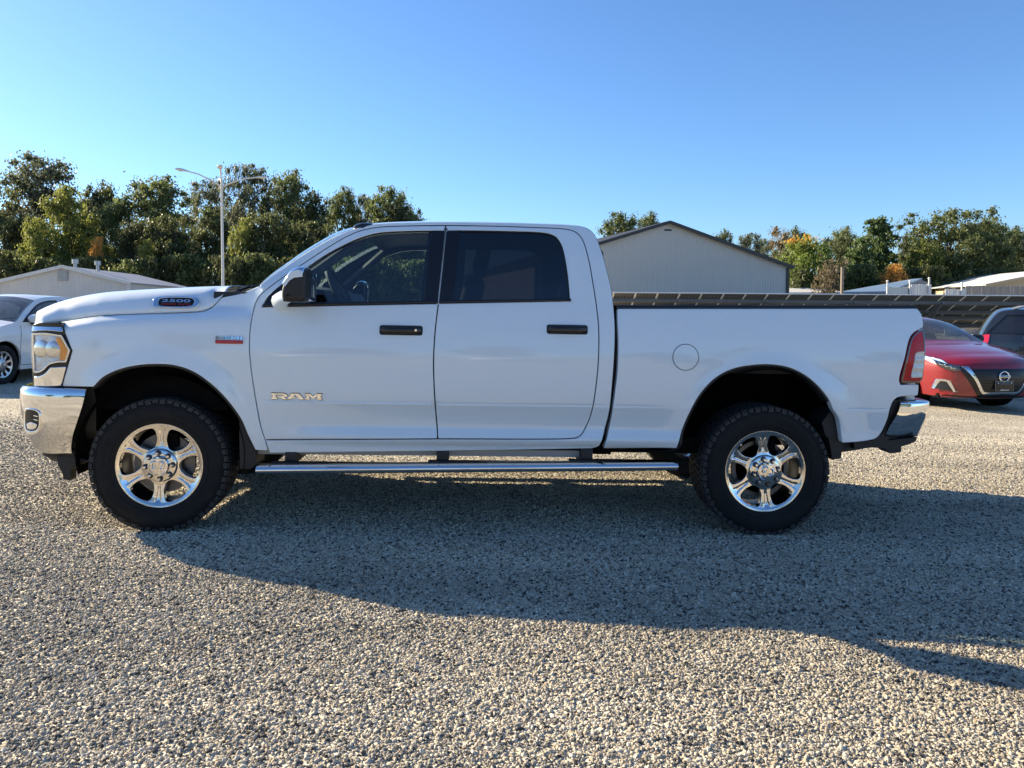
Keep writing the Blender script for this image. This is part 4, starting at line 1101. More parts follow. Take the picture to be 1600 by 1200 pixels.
for frame in (SIDE, FAR):  # unseen dark sheets added behind the door seams to stop light leaking through
    sheet("pillar_backing", [trace([(670, 357), (722, 357), (716, 420), (712, 478), (655, 478), (662, 420)], corner=20)], lambda a, b: Vt(a, b)+.022, M_UNDER, truck, frame, sp=.08, edge=.002, thick=.03)
    sheet("pillar_backing", [trace([(660, 478), (705, 478), (700, 560), (705, 690), (660, 690), (655, 560)], corner=20)], lambda a, b: Vt(a, b)+.032, M_UNDER, truck, frame, sp=.08, edge=.002, thick=.03)
for frame, ds_ in ((SIDE, NEARP[2:4]), (FAR, FARP[2:4])):
    for d_, px in zip(ds_, ([(674.5, 361.6), (695.6, 361.4), (689.3, 420), (684.2, 472.4), (662.5, 472.9), (669, 395)], [(697.4, 361.3), (717, 361.0), (712.5, 420), (708.5, 470.9), (686.1, 471.6), (691.4, 420)])):
        sheet("pillar_cover", [trace(px, corner=20)], lambda a, b: Vt(a, b)-.004, M_GLOSSBLACK, d_, frame, sp=.06, edge=.002, thick=.004)
# ---- roof, screen and cab back: swept across from the outer outline
def edge3(px_list, ds=.03):
    e = catmull(trace(px_list, raw=True), ds); return np.column_stack([e, Vt(e[:, 0], e[:, 1])])
def across(E, crown, power, cols=41, drop=None):
    """E rows (u,w,v): sweep over the full width with a crowned section"""
    t = np.gradient(E[:, :2], axis=0); t /= np.linalg.norm(t, axis=1, keepdims=True)
    nrm = np.column_stack([-t[:, 1], t[:, 0]]); G = []
    ss = .5 - .5*np.cos(np.linspace(0, math.pi, cols))
    for i, (u, w, v) in enumerate(E):
        c = crown[i] if hasattr(crown, '__len__') else crown
        b = c*(1-np.abs(2*ss-1)**power)
        G.append(np.column_stack([u+nrm[i, 0]*b, v+.004+ss*(TW-2*v-.008), w+nrm[i, 1]*b]))
    return np.array(G)
Es = edge3(sil)
i_roof = int(np.argmin(np.abs(Es[:, 0]-T(552, 358, .35)[0])))
i_back = int(np.argmin(np.abs(Es[:, 0]-T(926, 362, .35)[0])))
cr = np.interp(np.arange(len(Es)), [0, i_roof-6, i_roof+4, i_back-4, i_back+3, len(Es)-1], [.10, .10, .055, .05, .035, .02])
GS = across(Es, cr, 2.6)
roof = loft("roof", GS[i_roof:i_back+1], M_WHITE, truck)
screen = loft("windscreen", GS[:i_roof+1], M_GLASS, truck)
# cab back: frame with a rear window
def cab_back():
    G = GS[i_back:]; R, C = G.shape[:2]
    low = np.array([[(G[-1, j, 0]+.0, G[-1, j, 1], z) for j in range(C)] for z in np.linspace(G[-1, 0, 2]-.05, .70, 6)])
    full = np.vstack([G, low]); fm = []; f = []
    for i in range(full.shape[0]-1):
        for j in range(C-1):
            f.append((i*C+j, (i+1)*C+j, (i+1)*C+j+1, i*C+j+1))
            w = full[i, j, 2]; fm.append(1 if (1.50 < w < 1.84 and .40 < full[i, j, 1] < TW-.40) else 0)
    vs = full.reshape(-1, 3)
    fa = [q for q, m in zip(f, fm) if m == 0]; fb = [q for q, m in zip(f, fm) if m == 1]
    b = mesh_obj("cab_back", vs, fa, M_WHITE, truck); mesh_obj("rear_window", vs, fb, M_PRIVACY, b)
cab_back()
# roof clearance lamps
for k, s in enumerate((.12, .38, .5, .62, .88)):
    row = GS[i_roof+3]; q = row[int(s*(len(row)-1))]
    lamp = MB(); lamp.lathe([(.0, .022), (.03, .020), (.055, .010), (.062, -.02)], 16, axis='z')
    o = lamp.build("clearance_lamp", MATS["amber_lens"] if False else M_GLOSSBLACK, truck, True); o.location = tuple(q); o.scale = (1.1, .75, 1); o.rotation_euler = (0, math.radians(-8), 0)

# ---- hood
hood_edge_px = [(62, 509), (75, 505.5), (92, 502.5), (143, 494.3), (180, 491.4), (233, 489.4), (305, 486.6), (318, 485), (327.5, 481.5), (338, 472), (347, 461), (352, 456)]
He = catmull(trace(hood_edge_px, fender_v, raw=True), .03)
He = np.column_stack([He, fender_v(He[:, 0], He[:, 1])])
_hs = [T(x, y, .30) for x, y in ((52, 505), (54, 494), (60, 486), (72, 479), (107.5, 466.4), (161, 457), (215, 453.2), (286.7, 449.6), (347.7, 447.5), (365, 447.5))]
hood_top = pchip([q[0] for q in _hs], [q[1] for q in _hs])
_sec_t = [0, .012, .03, .06, .10, .15, .21, .30, .42, .60, .80, 1.0]
_sec_h = [0, .16, .34, .56, .74, .86, .925, .965, .975, .985, 1.0, 1.0]
sec = pchip(_sec_t, _sec_h)
def hood_grid():
    G = []; ss = np.concatenate([np.linspace(0, .12, 14)[:-1], np.linspace(.12, .5, 16)])
    ss = np.concatenate([ss, 1-ss[::-1][1:]])
    for (u, w, v) in He:
        tl = np.minimum(ss, 1-ss)*2
        rise = max(.01, float(hood_top(min(u, T(350, 447, .3)[0])))-w+.012)
        fwd = .31*(1-sstep(-.80, -.35, u))
        uu = u - fwd*(1-(1-tl)**2.4)
        # behind the seam corner the hood edge runs straight across
        rz = np.maximum(.004, hood_top(np.minimum(uu, T(350, 447, .3)[0]))-w+.012)
        G.append(np.column_stack([uu, v+.002+ss*(TW-2*v-.004), w+rz*sec(tl)]))
    G = np.array(G)
    nose = []
    for k, (du, dw) in enumerate(((.0, -.10), (-.004, -.05), (-.012, -.02))):
        nose.append(G[0]+np.array([-.02+du+.02, 0, 0])*0 + np.column_stack([np.full(G.shape[1], -du*0+.0), np.zeros(G.shape[1]), dw*np.clip((G[0][:, 2]-G[0][0, 2])/.08, 0, 1)]))
    return np.vstack([np.array(nose), G])
hood = loft("hood", hood_grid(), M_WHITE, truck, thick=.004)
# cowl and wipers
cw = MB(); a = T(346, 457, .25); b = T(410, 452, .25)
cw.box((a[0]-.02, .16, a[1]-.10), (b[0]+.02, TW-.16, a[1]+.005)); cw.build("cowl_panel", M_BLACK, truck, bevel=.006)
for v0, v1 in ((.35, .95), (1.0, 1.62)):
    wp = MB(); q = T(372, 455, .3)
    wp.tube([(q[0]-.02, v0-.05, q[1]-.01), (q[0]+.05, v0, q[1]+.03), (q[0]+.13, v1, q[1]+.08)], [.012, .010, .006], 6)
    wp.tube([(q[0]+.12, v0+.12, q[1]+.045), (q[0]+.12, v1+.05, q[1]+.075)], .008, 5)
    wp.build("wiper", M_BLACK, truck)

# ---- badges
def side_M(px, py, vf=Vt, proud=.004):
    c = trace([(px, py)], vf, raw=True)[0]; e = .01; v0 = float(vf(*c))
    fu = (float(vf(c[0]+e, c[1]))-float(vf(c[0]-e, c[1])))/(2*e); fw = (float(vf(c[0], c[1]+e))-float(vf(c[0], c[1]-e)))/(2*e)
    x = Vector((1, fu, 0)).normalized(); z = Vector((0, fw, 1)).normalized(); y = z.cross(x)
    M = Matrix((x, y, z)).transposed().to_4x4(); M.translation = Vector((c[0], v0-proud, c[1])); return M
# the word RAM in broad slab letters
def poly_letters(name, polys, M, mat, parent, depth=.006):
    m = MB()
    for p in polys: m.prism(p, 0, -depth, M)
    return m.build(name, mat, parent)
def slab(x0): 
    return x0
u_ = .308/100.0
def L(pts, sx, sy, ox): return [((x+ox)*sx-.154, y*sy-.018) for x, y in pts]
sx, sy = .308/100, .036/100
Rr = [[(0, 0), (14, 0), (14, 24), (10, 24), (10, 76), (14, 76), (14, 100), (0, 100), (0, 76), (3, 76), (3, 24), (0, 24)],
      [(14, 78), (26, 78), (29, 68), (26, 56), (14, 56), (14, 34), (20, 34), (26, 0), (36, 0), (28, 38), (35, 46), (37, 68), (34, 88), (28, 100), (14, 100)]]
Aa = [[(0, 0), (10, 0), (15, 24), (24, 24), (26, 40), (17, 40), (22, 78), (26, 78), (33, 24), (38, 0), (49, 0), (35, 100), (14, 100), (8, 76), (12, 76)]]
Mm = [[(0, 0), (10, 0), (10, 70), (18, 20), (22, 20), (30, 70), (30, 0), (42, 0), (42, 24), (39, 24), (39, 76), (42, 76), (42, 100), (28, 100), (20, 50), (12, 100), (0, 100), (0, 76), (3, 76), (3, 24), (0, 24)]]
def sc(ps, w, ox): 
    mx = max(p[0] for q in ps for p in q)
    return [[(ox+p[0]/mx*w-.154, p[1]*sy-.018) for p in q] for q in ps]
def grow(ps, fx=1.05, fz=1.22):
    out = []
    for q in ps:
        cx = (min(p[0] for p in q)+max(p[0] for p in q))/2; out.append([(cx+(p[0]-cx)*fx, p[1]*fz) for p in q])
    return out
poly_letters("lettering_backing", grow(sc(Rr, .098, 0)+sc(Aa, .104, .094)+sc(Mm, .102, .206)), side_M(464, 619.2, proud=.001), M_GLOSSBLACK, NEARP[2], depth=.002)  # black backing slightly larger than the letters, outlines them
poly_letters("lettering", sc(Rr, .098, 0)+sc(Aa, .104, .094)+sc(Mm, .102, .206), side_M(464, 619.2, proud=.002), M_CHROME, NEARP[2])
# hood badge
def hood_side(frac, u):
    return None
def hood_badge():
    hb = [(240, 480.5), (238.7, 473), (241, 466.5), (246, 464), (300, 463.3), (309, 465.5), (312, 471), (310, 477.5), (303, 481)]
    # plane fitted to the hood flank
    i = int(np.argmin(np.abs(He[:, 0]-T(275, 485, .08)[0]))); u0, w0, v0 = He[i]
    rise = float(hood_top(u0))-w0+.012
    def hv(a, b):
        ii = np.interp(a, He[:, 0], He[:, 1]); vv = np.interp(a, He[:, 0], He[:, 2]); rr = hood_top(a)-ii+.012
        f = np.clip((np.asarray(b)-ii)/rr, 0, .93)
        hh = np.linspace(0, .6, 400); sh = sec(hh)
        return vv + np.interp(f, sh, hh)*.5*(TW-2*vv)
    def pl(a, b): return float(hv(u0, w0+rise*.42)) + (np.asarray(b)-(w0+rise*.42))*.62 + 0*np.asarray(a)
    out = trace(hb, pl, corner=60)
    inn = trace([(249, 476.5), (248.3, 471), (249.5, 467.5), (253, 466.2), (297, 466), (302.5, 467.5), (304, 471.5), (302, 476), (297, 477.8), (255, 478)], pl, corner=60)
    bez = sheet("hood_badge", [out, inn], lambda a, b: pl(a, b)-.012, M_CHROME, truck, sp=.015, edge=.006, thick=.05, ds=.01)
    sheet("badge_plate", [inn], lambda a, b: pl(a, b)-.004, M_GLOSSBLACK, bez, sp=.03, edge=.001, thick=.003, ds=.01)
    M = side_M(276, 470.3, pl, .008); text_mesh("lettering", "2500", .175, .023, .004, M_CHROME, bez, M, .02)
    M = side_M(276, 475.6, pl, .008); text_mesh("lettering", "HEAVY DUTY", .17, .010, .003, M_RED, bez, M, .01)
hood_badge()
M = side_M(358.5, 534.3); MB().box((-.083, -.004, -.011), (.083, .002, .011), M).build("engine_badge", M_RED, NEARP[0], bevel=.002)
M = side_M(358.5, 528.2); text_mesh("lettering", "HEMI", .160, .020, .005, M_CHROME, NEARP[0], M, .03)
M = side_M(358.5, 534.3, proud=.005); text_mesh("lettering", "6.4L", .10, .014, .003, M_CHROME, NEARP[0], M, .02)

# ---- front end
bump_plan = [(-.44, .035), (-.60, .038), (-.74, .056), (-.845, .105), (-.91, .185), (-.95, .30), (-.985, .55), (-1.005, .8), (-1.01, 1.01)]
lamp_plan = [(-.50, .055), (-.66, .070), (-.78, .105), (-.87, .175), (-.93, .27), (-.965, .40), (-.985, .6), (-.995, 1.01)]
_bp = pchip([p[0] for p in bump_plan][::-1], [p[1] for p in bump_plan][::-1])
_lp = pchip([p[0] for p in lamp_plan][::-1], [p[1] for p in lamp_plan][::-1])
def bumper(plan, prof, name, mat, rear=False, tipdrop=0.0, slant=None, tipin=0.0):
    c = catmull(plan, .025); c = np.vstack([c, np.column_stack([c[:-1][::-1, 0], TW-c[:-1][::-1, 1]])])
    t = np.gradient(c, axis=0); t /= np.linalg.norm(t, axis=1, keepdims=True); n = np.column_stack([t[:, 1], -t[:, 0]])
    # outward = away from centre
    cen = np.array([2.0, TW/2]); sgn = np.sign(np.sum(n*(c-cen), axis=1, keepdims=True)); n = n*sgn
    G = []
    for (u, v), nn in zip(c, n):
        row = []; s = min(v, TW-v); tip = sstep(.03, .30, s)
        for o_, w_ in prof:
            sl = slant(w_)*(1-sstep(.0, .35, abs(u-plan[0][0]))) if slant else 0
            fr_ = (prof[0][1]-w_)/max(1e-6, prof[0][1]-prof[-1][1]); o_ = o_-tipin*float(tip)*max(0, fr_-.35)**1.6
            row.append((u+nn[0]*o_+sl, v+nn[1]*o_*(1-.5*float(tip)), w_+tipdrop*float(tip)*(prof[0][1]-w_)))
        G.append(row)
    return loft(name, np.array(G), mat, truck, flip=rear)
fb_prof = [(-.10, .866), (-.02, .880), (-.004, .876), (.006, .862), (.010, .83), (.010, .78), (.006, .70), (-.004, .60), (-.020, .52), (-.036, .475), (-.05, .468)]
fb = bumper(bump_plan, fb_prof, "front_bumper", M_CHROME, tipdrop=.10, tipin=.26, slant=lambda w: -.105*sstep(.88, .47, w) if False else -.105*float(1-sstep(.47, .88, w)))
fb["label"] = "chrome front bumper with fog lamp recess"
bv = lambda a, b: _bp(a)
for frame, near in ((SIDE, True), (FAR, False)):
    fo = trace([(39.5, 641), (43, 637.5), (58, 639.5), (63.5, 643), (65, 655), (64, 668), (60, 675.5), (51, 679.5), (42, 676), (38.2, 668), (38, 655)], bv, corner=70)
    fi = trace([(41, 643), (44, 640.3), (57, 642), (61.5, 646), (62.5, 656), (61.5, 666), (58, 671), (50, 673), (42.5, 670), (40.5, 662)], bv, corner=70)
    fog = sheet("fog_lamp", [fo, fi], lambda a, b: bv(a, b)-.016, M_CHROME, fb, frame, sp=.02, edge=.004, thick=.02, ds=.01)
    sheet("fog_recess", [fi], lambda a, b: bv(a, b)-.011, M_GLOSSBLACK, fb, frame, sp=.03, edge=0, thick=.003, ds=.012)
    sheet("fog_reflector", [trace([(43, 662), (50, 659), (60, 662), (58, 668.5), (50, 671), (44, 668.5)], bv, corner=70)], lambda a, b: bv(a, b)-.018, M_CHROME, fb, frame, sp=.03, edge=.003, thick=.008, ds=.01)
    for y in (648, 654):
        sheet("fog_slat", [trace([(54, y), (61, y+1.5), (61, y+3.2), (54, y+2)], bv)], lambda a, b: bv(a, b)-.014, M_CHROME, fb, frame, sp=.03, edge=.001, thick=.004, ds=.01)
# black air dam under the bumper
bumper([(-.545, .06), (-.64, .068), (-.73, .10), (-.81, .16), (-.86, .25), (-.89, .4), (-.92, .7), (-.93, 1.01)],
       [(-.06, .50), (-.03, .475), (-.045, .44), (-.10, .40), (-.20, .37), (-.25, .35)], "air_dam", M_BLACK)
for frame, near in ((SIDE, True), (FAR, False)):
    sheet("air_deflector", [trace([(88, 713), (110.5, 713), (138, 719.5), (124, 727), (111, 731), (110.4, 751), (99, 750), (96, 738), (90, 727)], lambda a, b: .10, corner=25)], lambda a, b: .10+0*a, M_BLACK, truck, frame, sp=.06, edge=.004, thick=.06)
# filler between bumper and fender
bumper([(-.42, .055), (-.60, .062), (-.76, .095), (-.86, .17), (-.905, .27), (-.935, .42), (-.955, .7), (-.965, 1.01)],
       [(-.035, .900), (-.037, .86), (-.06, .80), (-.06, .62), (-.12, .55)], "bumper_filler", M_BLACK)
lv = lambda a, b: _lp(a) + 0*np.asarray(b)
grille_back = MB()
for frame, near in ((SIDE, True), (FAR, False)):
    A = dict(frame=frame)
    surround = [(47, 508), (60, 504.5), (92.5, 504), (99.5, 519), (112, 548), (105.5, 571), (94.8, 604.3), (75, 605.5), (51, 605), (48, 590), (46.5, 560)]
    main_lens = [(49, 521), (70, 520), (96.5, 523.5), (109.5, 547.5), (103.5, 566.5), (88, 567), (75, 571.5), (69, 578), (60, 582.5), (52, 582), (49.5, 560)]
    low_cr = [(52, 588), (60, 588), (70, 583), (78, 574), (103.5, 572.5), (94.8, 603), (75, 604), (52.5, 603.5)]
    brow = [(47, 508), (60, 504.8), (92, 504.3), (98.3, 518.8), (70, 516.5), (48.5, 518)]
    hl = sheet("headlight", [trace(surround, lv, corner=30)], lambda a, b: lv(a, b)+.012, M_GLOSSBLACK, truck, frame, sp=.025, edge=.003, thick=.05, ds=.015)
    hl["label"] = "wrap-around headlight with chrome surround and amber side lamp"
    _bw = T(75, 517, .1)[1]
    sheet("brow_trim", [trace(brow, lv, corner=30)], lambda a, b: lv(a, b)-.004+.55*np.clip(np.asarray(b)-_bw+.004, 0, 1), M_CHROME, hl, frame, sp=.025, edge=.005, thick=.02, ds=.012)
    sheet("lower_trim", [trace(low_cr, lv, corner=30)], lambda a, b: lv(a, b)-.002, M_CHROME, hl, frame, sp=.025, edge=.005, thick=.02, ds=.012)
    sheet("reflector", [trace([(51, 524), (70, 523), (94, 526), (104, 547), (100, 563.5), (87, 564), (74, 568.5), (67, 576), (59, 580), (53, 579)], lv, corner=30)], lambda a, b: lv(a, b)+.008+.004*np.sin(np.asarray(a)*60)*np.sin(np.asarray(b)*50), M_LAMP, hl, frame, sp=.02, edge=.001, thick=.004, ds=.012)
    sheet("turn_lamp", [trace([(87, 527), (95, 528), (106, 547.5), (101.5, 562.5), (93, 562), (95, 548)], lv, corner=25)], lambda a, b: lv(a, b)-.006, M_AMBER, hl, frame, sp=.025, edge=.002, thick=.004, ds=.012)
    for px, py, r in ((81, 546, .052), (62, 545, .055)):
        c = trace([(px, py)], lv, raw=True)[0]
        sheet("projector", [circle2(c[0], c[1], r, 28)], lambda a, b: lv(a, b)+.004-.012*np.sqrt(np.clip(1-((np.asarray(a)-c[0])**2+(np.asarray(b)-c[1])**2)/r**2, 0, 1)), M_RIM, hl, frame, sp=.012, edge=0, thick=.004, ds=.012)
    sheet("lamp_lens", [trace(main_lens, lv, corner=30)], lambda a, b: lv(a, b)-.012, M_LENS, hl, frame, sp=.03, edge=.004, thick=.015, ds=.015)
    sheet("lens_bezel", [trace([(x, y) for x, y in main_lens], lv, corner=30), trace([(51, 524), (70, 523), (94, 526), (104.5, 547), (100.5, 563.5), (87, 564), (74, 568.5), (67, 576), (59, 580), (53, 579)], lv, corner=30)], lambda a, b: lv(a, b)-.002, M_CHROME, hl, frame, sp=.03, edge=.002, thick=.01, ds=.015)
# grille across the nose
gr = MB(); gr.box((-.92, .44, .90), (-.88, TW-.44, 1.27)); gro = gr.build("grille", M_GLOSSBLACK, truck)
for k in range(7):
    b = MB(); b.beam((-.93, .46, .945+k*.042), (-.93, TW-.46, .945+k*.042), .02, .012); b.build("grille_bar", M_BLACK, gro)
for w0, w1 in ((.90, .93), (1.22, 1.26)):
    b = MB(); b.box((-.965, .46, w0), (-.92, TW-.46, w1)); b.build("grille_surround", M_CHROME, gro, bevel=.01)
text_mesh("lettering", "RAM", .62, .11, .015, M_CHROME, gro, Matrix.Translation((-.945, TW/2, 1.08)) @ Matrix.Rotation(math.radians(-90), 4, 'Z'), .03)

# ---- cargo bed and rear
rail_w = trace([(1200, 482)], raw=True)[0][1]
u_b0 = T(966, 500, .05)[0]; u_b1 = T(1440, 520, .05)[0]
bed = MB()
bed.box((u_b0+.02, .10, 1.075), (u_b1-.03, TW-.10, 1.10))
bed.box((u_b0+.02, .10, .70), (u_b0+.07, TW-.10, 1.07)); bed.box((u_b0+.02, .14, 1.105), (u_b0+.07, TW-.14, rail_w-.005))
for v in (.088, TW-.138): bed.box((u_b0+.02, v, 1.03), (u_b1-.06, v+.05, rail_w-.01))
bed.build("cargo_bed", pm("bed_liner", (.008, .008, .0085), rough=.8, bump=.3), truck)
tg = MB(); tg.box((u_b1-.05, .12, .86), (u_b1+.015, TW-.12, rail_w+.01)); tgo = tg.build("tailgate", M_WHITE, truck, bevel=.012)
tl_px = [(1442.8, 514), (1430, 521), (1423.5, 530), (1416.5, 557.5), (1407.5, 594), (1409, 598.8), (1436.5, 598.5), (1441.5, 592), (1445, 560), (1446, 545), (1445.3, 528)]
_tv = lambda a, b: Vt(a, b) - .004 + .25*np.clip(np.asarray(a)-(u_b1-.06), 0, .2)**1.2
for frame, near in ((SIDE, True), (FAR, False)):
    tl = sheet("tail_lamp", [trace(tl_px, _tv, corner=30)], _tv, M_TAILRED, truck, frame, sp=.02, edge=.006, thick=.06, ds=.012)
    tl["label"] = "red tail lamp with clear lower lens"
    cl = [(1434, 550), (1444.2, 549), (1443, 572), (1440.5, 590), (1423, 591), (1424, 583), (1428, 566), (1430, 553)]
    sheet("reverse_lamp", [trace(cl, _tv, corner=30)], lambda a, b: _tv(a, b)-.004+.002*np.sin(np.asarray(b)*120), pm("clear_lamp", (.62, .60, .55), rough=.12, coat=1, var=.3, vscale=60) if "clear_lamp" not in MATS else MATS["clear_lamp"], tl, frame, sp=.015, edge=.003, thick=.006, ds=.01)
    sheet("lamp_bezel", [trace([(x, y) for x, y in tl_px], _tv, corner=30), trace([(1440.5, 518), (1431, 524), (1426, 531.5), (1419.5, 558), (1411, 594.5), (1436, 595), (1439.5, 590.5), (1442.8, 560), (1443.7, 545), (1443, 530)], _tv, corner=30)], lambda a, b: _tv(a, b)-.002, pm("dark_red_lens", (.07, .004, .006), rough=.12, coat=1) if "dark_red_lens" not in MATS else MATS["dark_red_lens"], tl, frame, sp=.03, edge=.002, thick=.006, ds=.012)
ru = lambda x, y, v: T(x, y, v)[0]
r0 = ru(1407, 640, .05); r1 = ru(1453, 640, .16)
rear_plan = [(r0, .05), (r0+.11, .054), (r0+.185, .075), (r0+.23, .115), (r0+.25, .18), (r0+.265, .4), (r0+.27, 1.01)]
wt = T(1430, 629, .05)[1]; wb = T(1430, 683, .08)[1]
rb_prof = [(-.10, wt+.004), (-.012, wt+.004), (-.003, wt), (.0, wt-.010), (.0005, wt-.05), (-.001, wt-.085), (-.006, wt-.11), (-.018, wt-.16), (-.035, wb), (-.05, wb-.002)]
rb = bumper(rear_plan, rb_prof, "rear_bumper", M_CHROME, rear=True, tipin=.09, slant=lambda w: -.075*float(1-sstep(wb, wt, w)))
rb["label"] = "chrome rear step bumper"
bumper([(r0-.045, .07), (r0+.08, .085), (r0+.14, .12), (r0+.17, .2), (r0+.18, 1.01)], [(-.0, wt+.01), (0, wt), (-.03, wb), (-.03, wb-.03), (-.08, wb-.075), (-.12, wb-.08)], "bumper_step_pad", M_BLACK, rear=True, slant=lambda w: -.09*float(1-sstep(wb-.07, wt, w)))
for frame, near in ((SIDE, True), (FAR, False)):
    sheet("rear_valance", [trace([(1313, 692), (1362, 688.5), (1380, 676), (1392, 640), (1398, 628), (1408, 628), (1397, 668), (1388, 688), (1434, 683), (1431, 690), (1420, 694.5), (1409, 698), (1408, 707), (1391, 708.5), (1382, 700.5), (1360, 699.5), (1340, 703), (1316, 706.5)], lambda a, b: .09, corner=30)], lambda a, b: .088+0*a, M_BLACK, truck, frame, sp=.06, edge=.003, thick=.12, ds=.02)

# ---- side steps
for frame, near in ((SIDE, True), (FAR, False)):
    va = -.045; p0 = T(399, 735.5, va); p1 = T(1060, 730, va)
    G = []; n = 40
    for k in range(n+1):
        t = k/n; u = p0[0]*(1-t)+p1[0]*t; w = p0[1]*(1-t)+p1[1]*t
        G.append([(u, va+.062+.062*math.cos(a), w+.032*math.sin(a)) for a in [2*math.pi*j/24 for j in range(25)]])
    G = np.array(G); st = loft("side_step", frame(G[..., 0], G[..., 2], G[..., 1]), M_CHROME, truck, flip=near)
    for r, sg in ((0, 1), (n, -1)):
        q = G[r]; c = q[:-1].mean(0); ring = frame(q[:-1, 0], q[:-1, 2], q[:-1, 1])
        mesh_obj("end_cap", ring, [tuple(range(24))], M_BLACK, st)
    for x0, x1, y in ((448, 467, 707), (683, 701, 706), (906, 924, 703)):
        q = T(x0, y-4, .1); q2 = T(x1, 728, .1)
        b = MB(); f2 = lambda v: v if near else TW-v
        lo, hi_ = sorted((f2(.05), f2(.55)))
        b.box((q[0], lo, p0[1]+.03), (q2[0], hi_, q[1]), None); b.build("step_bracket", M_BLACK, st, bevel=.006)
    pad = MB()
    for a_, b_ in ((.03, .31), (.40, .72), (.74, .97)):
        ua = p0[0]*(1-a_)+p1[0]*a_; ub = p0[0]*(1-b_)+p1[0]*b_; w = p0[1]*(1-a_)+p1[1]*a_+.026
        ya, yb = sorted((f2(.00), f2(.07))); pad.box((ua, ya, w), (ub, yb, w+.012))
    pad.build("step_pad", M_BLACK, st, bevel=.003)
    rk = MB(); ya, yb = sorted((f2(.11), f2(.20))); q = T(425, 707, .1); q1 = T(925, 702, .1); rk.box((q[0]-.10, ya, q[1]-.012), (q1[0], yb, q[1]+.03)); rk.build("sill_flange", pm("sill_grey", (.35, .36, .37), rough=.5) if "sill_grey" not in MATS else MATS["sill_grey"], truck)

# ---- door mirrors
for near in (True, False):
    f = (lambda v: v) if near else (lambda v: TW-v)
    c = T(463, 449, -.20); u0, w0 = c
    G = []
    # head: stack of outlines from the inner end to the outer end
    ol = [(-.070, -.085), (.062, -.095), (.072, -.07), (.075, .09), (.066, .112), (.030, .118), (-.015, .100), (-.045, .060), (-.068, .02), (-.082, -.04)]
    for v, s in ((-.045, .80), (-.055, .93), (-.09, 1.0), (-.17, 1.0), (-.225, .98), (-.25, .93), (-.262, .80), (-.266, .5), (-.266, .0)):
        l = smooth_loop([(x*s, y*s) for x, y in ol], .02, corner=75) if s > 0 else None
        if l is None: break
        G.append([(u0+x, f(v), w0+y) for x, y in ol]) if False else G.append([(u0+x*s, f(v), w0+y*s) for x, y in ol+[ol[0]]])
    mir = loft("door_mirror", np.array(G), M_BLACK, truck, flip=not near)
    md = mir.modifiers.new("round", 'SUBSURF'); md.levels = md.render_levels = 2
    e = np.array(G)[-1]; mesh_obj("mirror_end", e[:-1], [tuple(range(len(e)-1))], M_BLACK, mir)
    mir["label"] = "door mirror with black housing and bright upper cap"
    # bright cap wrapping the upper front
    cap = [(-.078, .018), (-.052, .066), (-.020, .108), (.030, .125), (.060, .118), (.064, .075), (.005, .068), (-.03, .045), (-.058, .005)]
    G = []
    for v, s in ((-.06, .96), (-.09, 1.03), (-.17, 1.03), (-.225, 1.01), (-.256, .95), (-.270, .80)):
        G.append([(u0+x*s, f(v), w0+y*s) for x, y in cap+[cap[0]]])
    cp = loft("mirror_cap", np.array(G), M_CHROME, mir, flip=not near); md = cp.modifiers.new("round", 'SUBSURF'); md.levels = md.render_levels = 2
    e = np.array(G)[-1]; mesh_obj("cap_end", e[:-1], [tuple(range(len(e)-1))], M_WHITE, mir)
    a0 = T(436, 470, 0); 
    arm = MB(); arm.tube([(a0[0]-.01, f(.085), a0[1]-.01), (a0[0]+.0, f(.02), a0[1]), (a0[0]+.045, f(-.06), a0[1]+.02), (a0[0]+.10, f(-.15), a0[1]+.03)], [.055, .052, .045, .038], 12)
    arm.build("mirror_arm", M_WHITE, mir, True)
    g = MB(); ya, yb = sorted((f(-.245), f(-.065))); s_ = 1 if near else -1; g.box((-.003, -.09, -.08), (.003, .09, .085), Matrix.Translation((u0+.066, (ya+yb)/2, w0)) @ Matrix.Rotation(s_*math.radians(-14), 4, 'Z')); g.build("mirror_glass", M_MIRROR, mir, bevel=.004)

# ---- cabin
cab = MB()
da = T(440, 474, .4); db = T(505, 474, .4)
prof = [(da[0]-.15, 1.02), (da[0]-.12, da[1]+.02), (db[0]-.12, db[1]+.10), (db[0]+.04, db[1]+.085), (db[0]+.10, db[1]-.02), (db[0]+.05, 1.0)]
G = np.array([[(u, v, w+(.02 if abs(v-1.01) < .25 else 0)) for u, w in prof] for v in np.linspace(.20, TW-.20, 14)])
dash = loft("dashboard", G, M_INTERIOR, truck, flip=True)
sw = T(531, 452, .52)
tor = MB(); R = .185
tor.lathe([(R+.018*math.cos(a), .018*math.sin(a)) for a in [2*math.pi*j/10 for j in range(10)]], 40, axis='z', closed=True)
for a in (200, 340, 270): tor.tube([(0, 0, -.02), (R*math.cos(math.radians(a)), R*math.sin(math.radians(a)), 0)], [.03, .018], 8)
tor.lathe([(0, .02), (.06, .015), (.075, -.02), (0, -.05)], 20, axis='z')
swo = tor.build("steering_wheel", M_INTERIOR, truck, True)
swo.location = (sw[0], .55, sw[1]-.02); swo.rotation_euler = (0, math.radians(62), 0)
MB().tube([(sw[0]-.02, .55, sw[1]-.03), (sw[0]-.35, .55, sw[1]-.22)], .04, 10).build("steering_column", M_INTERIOR, truck)
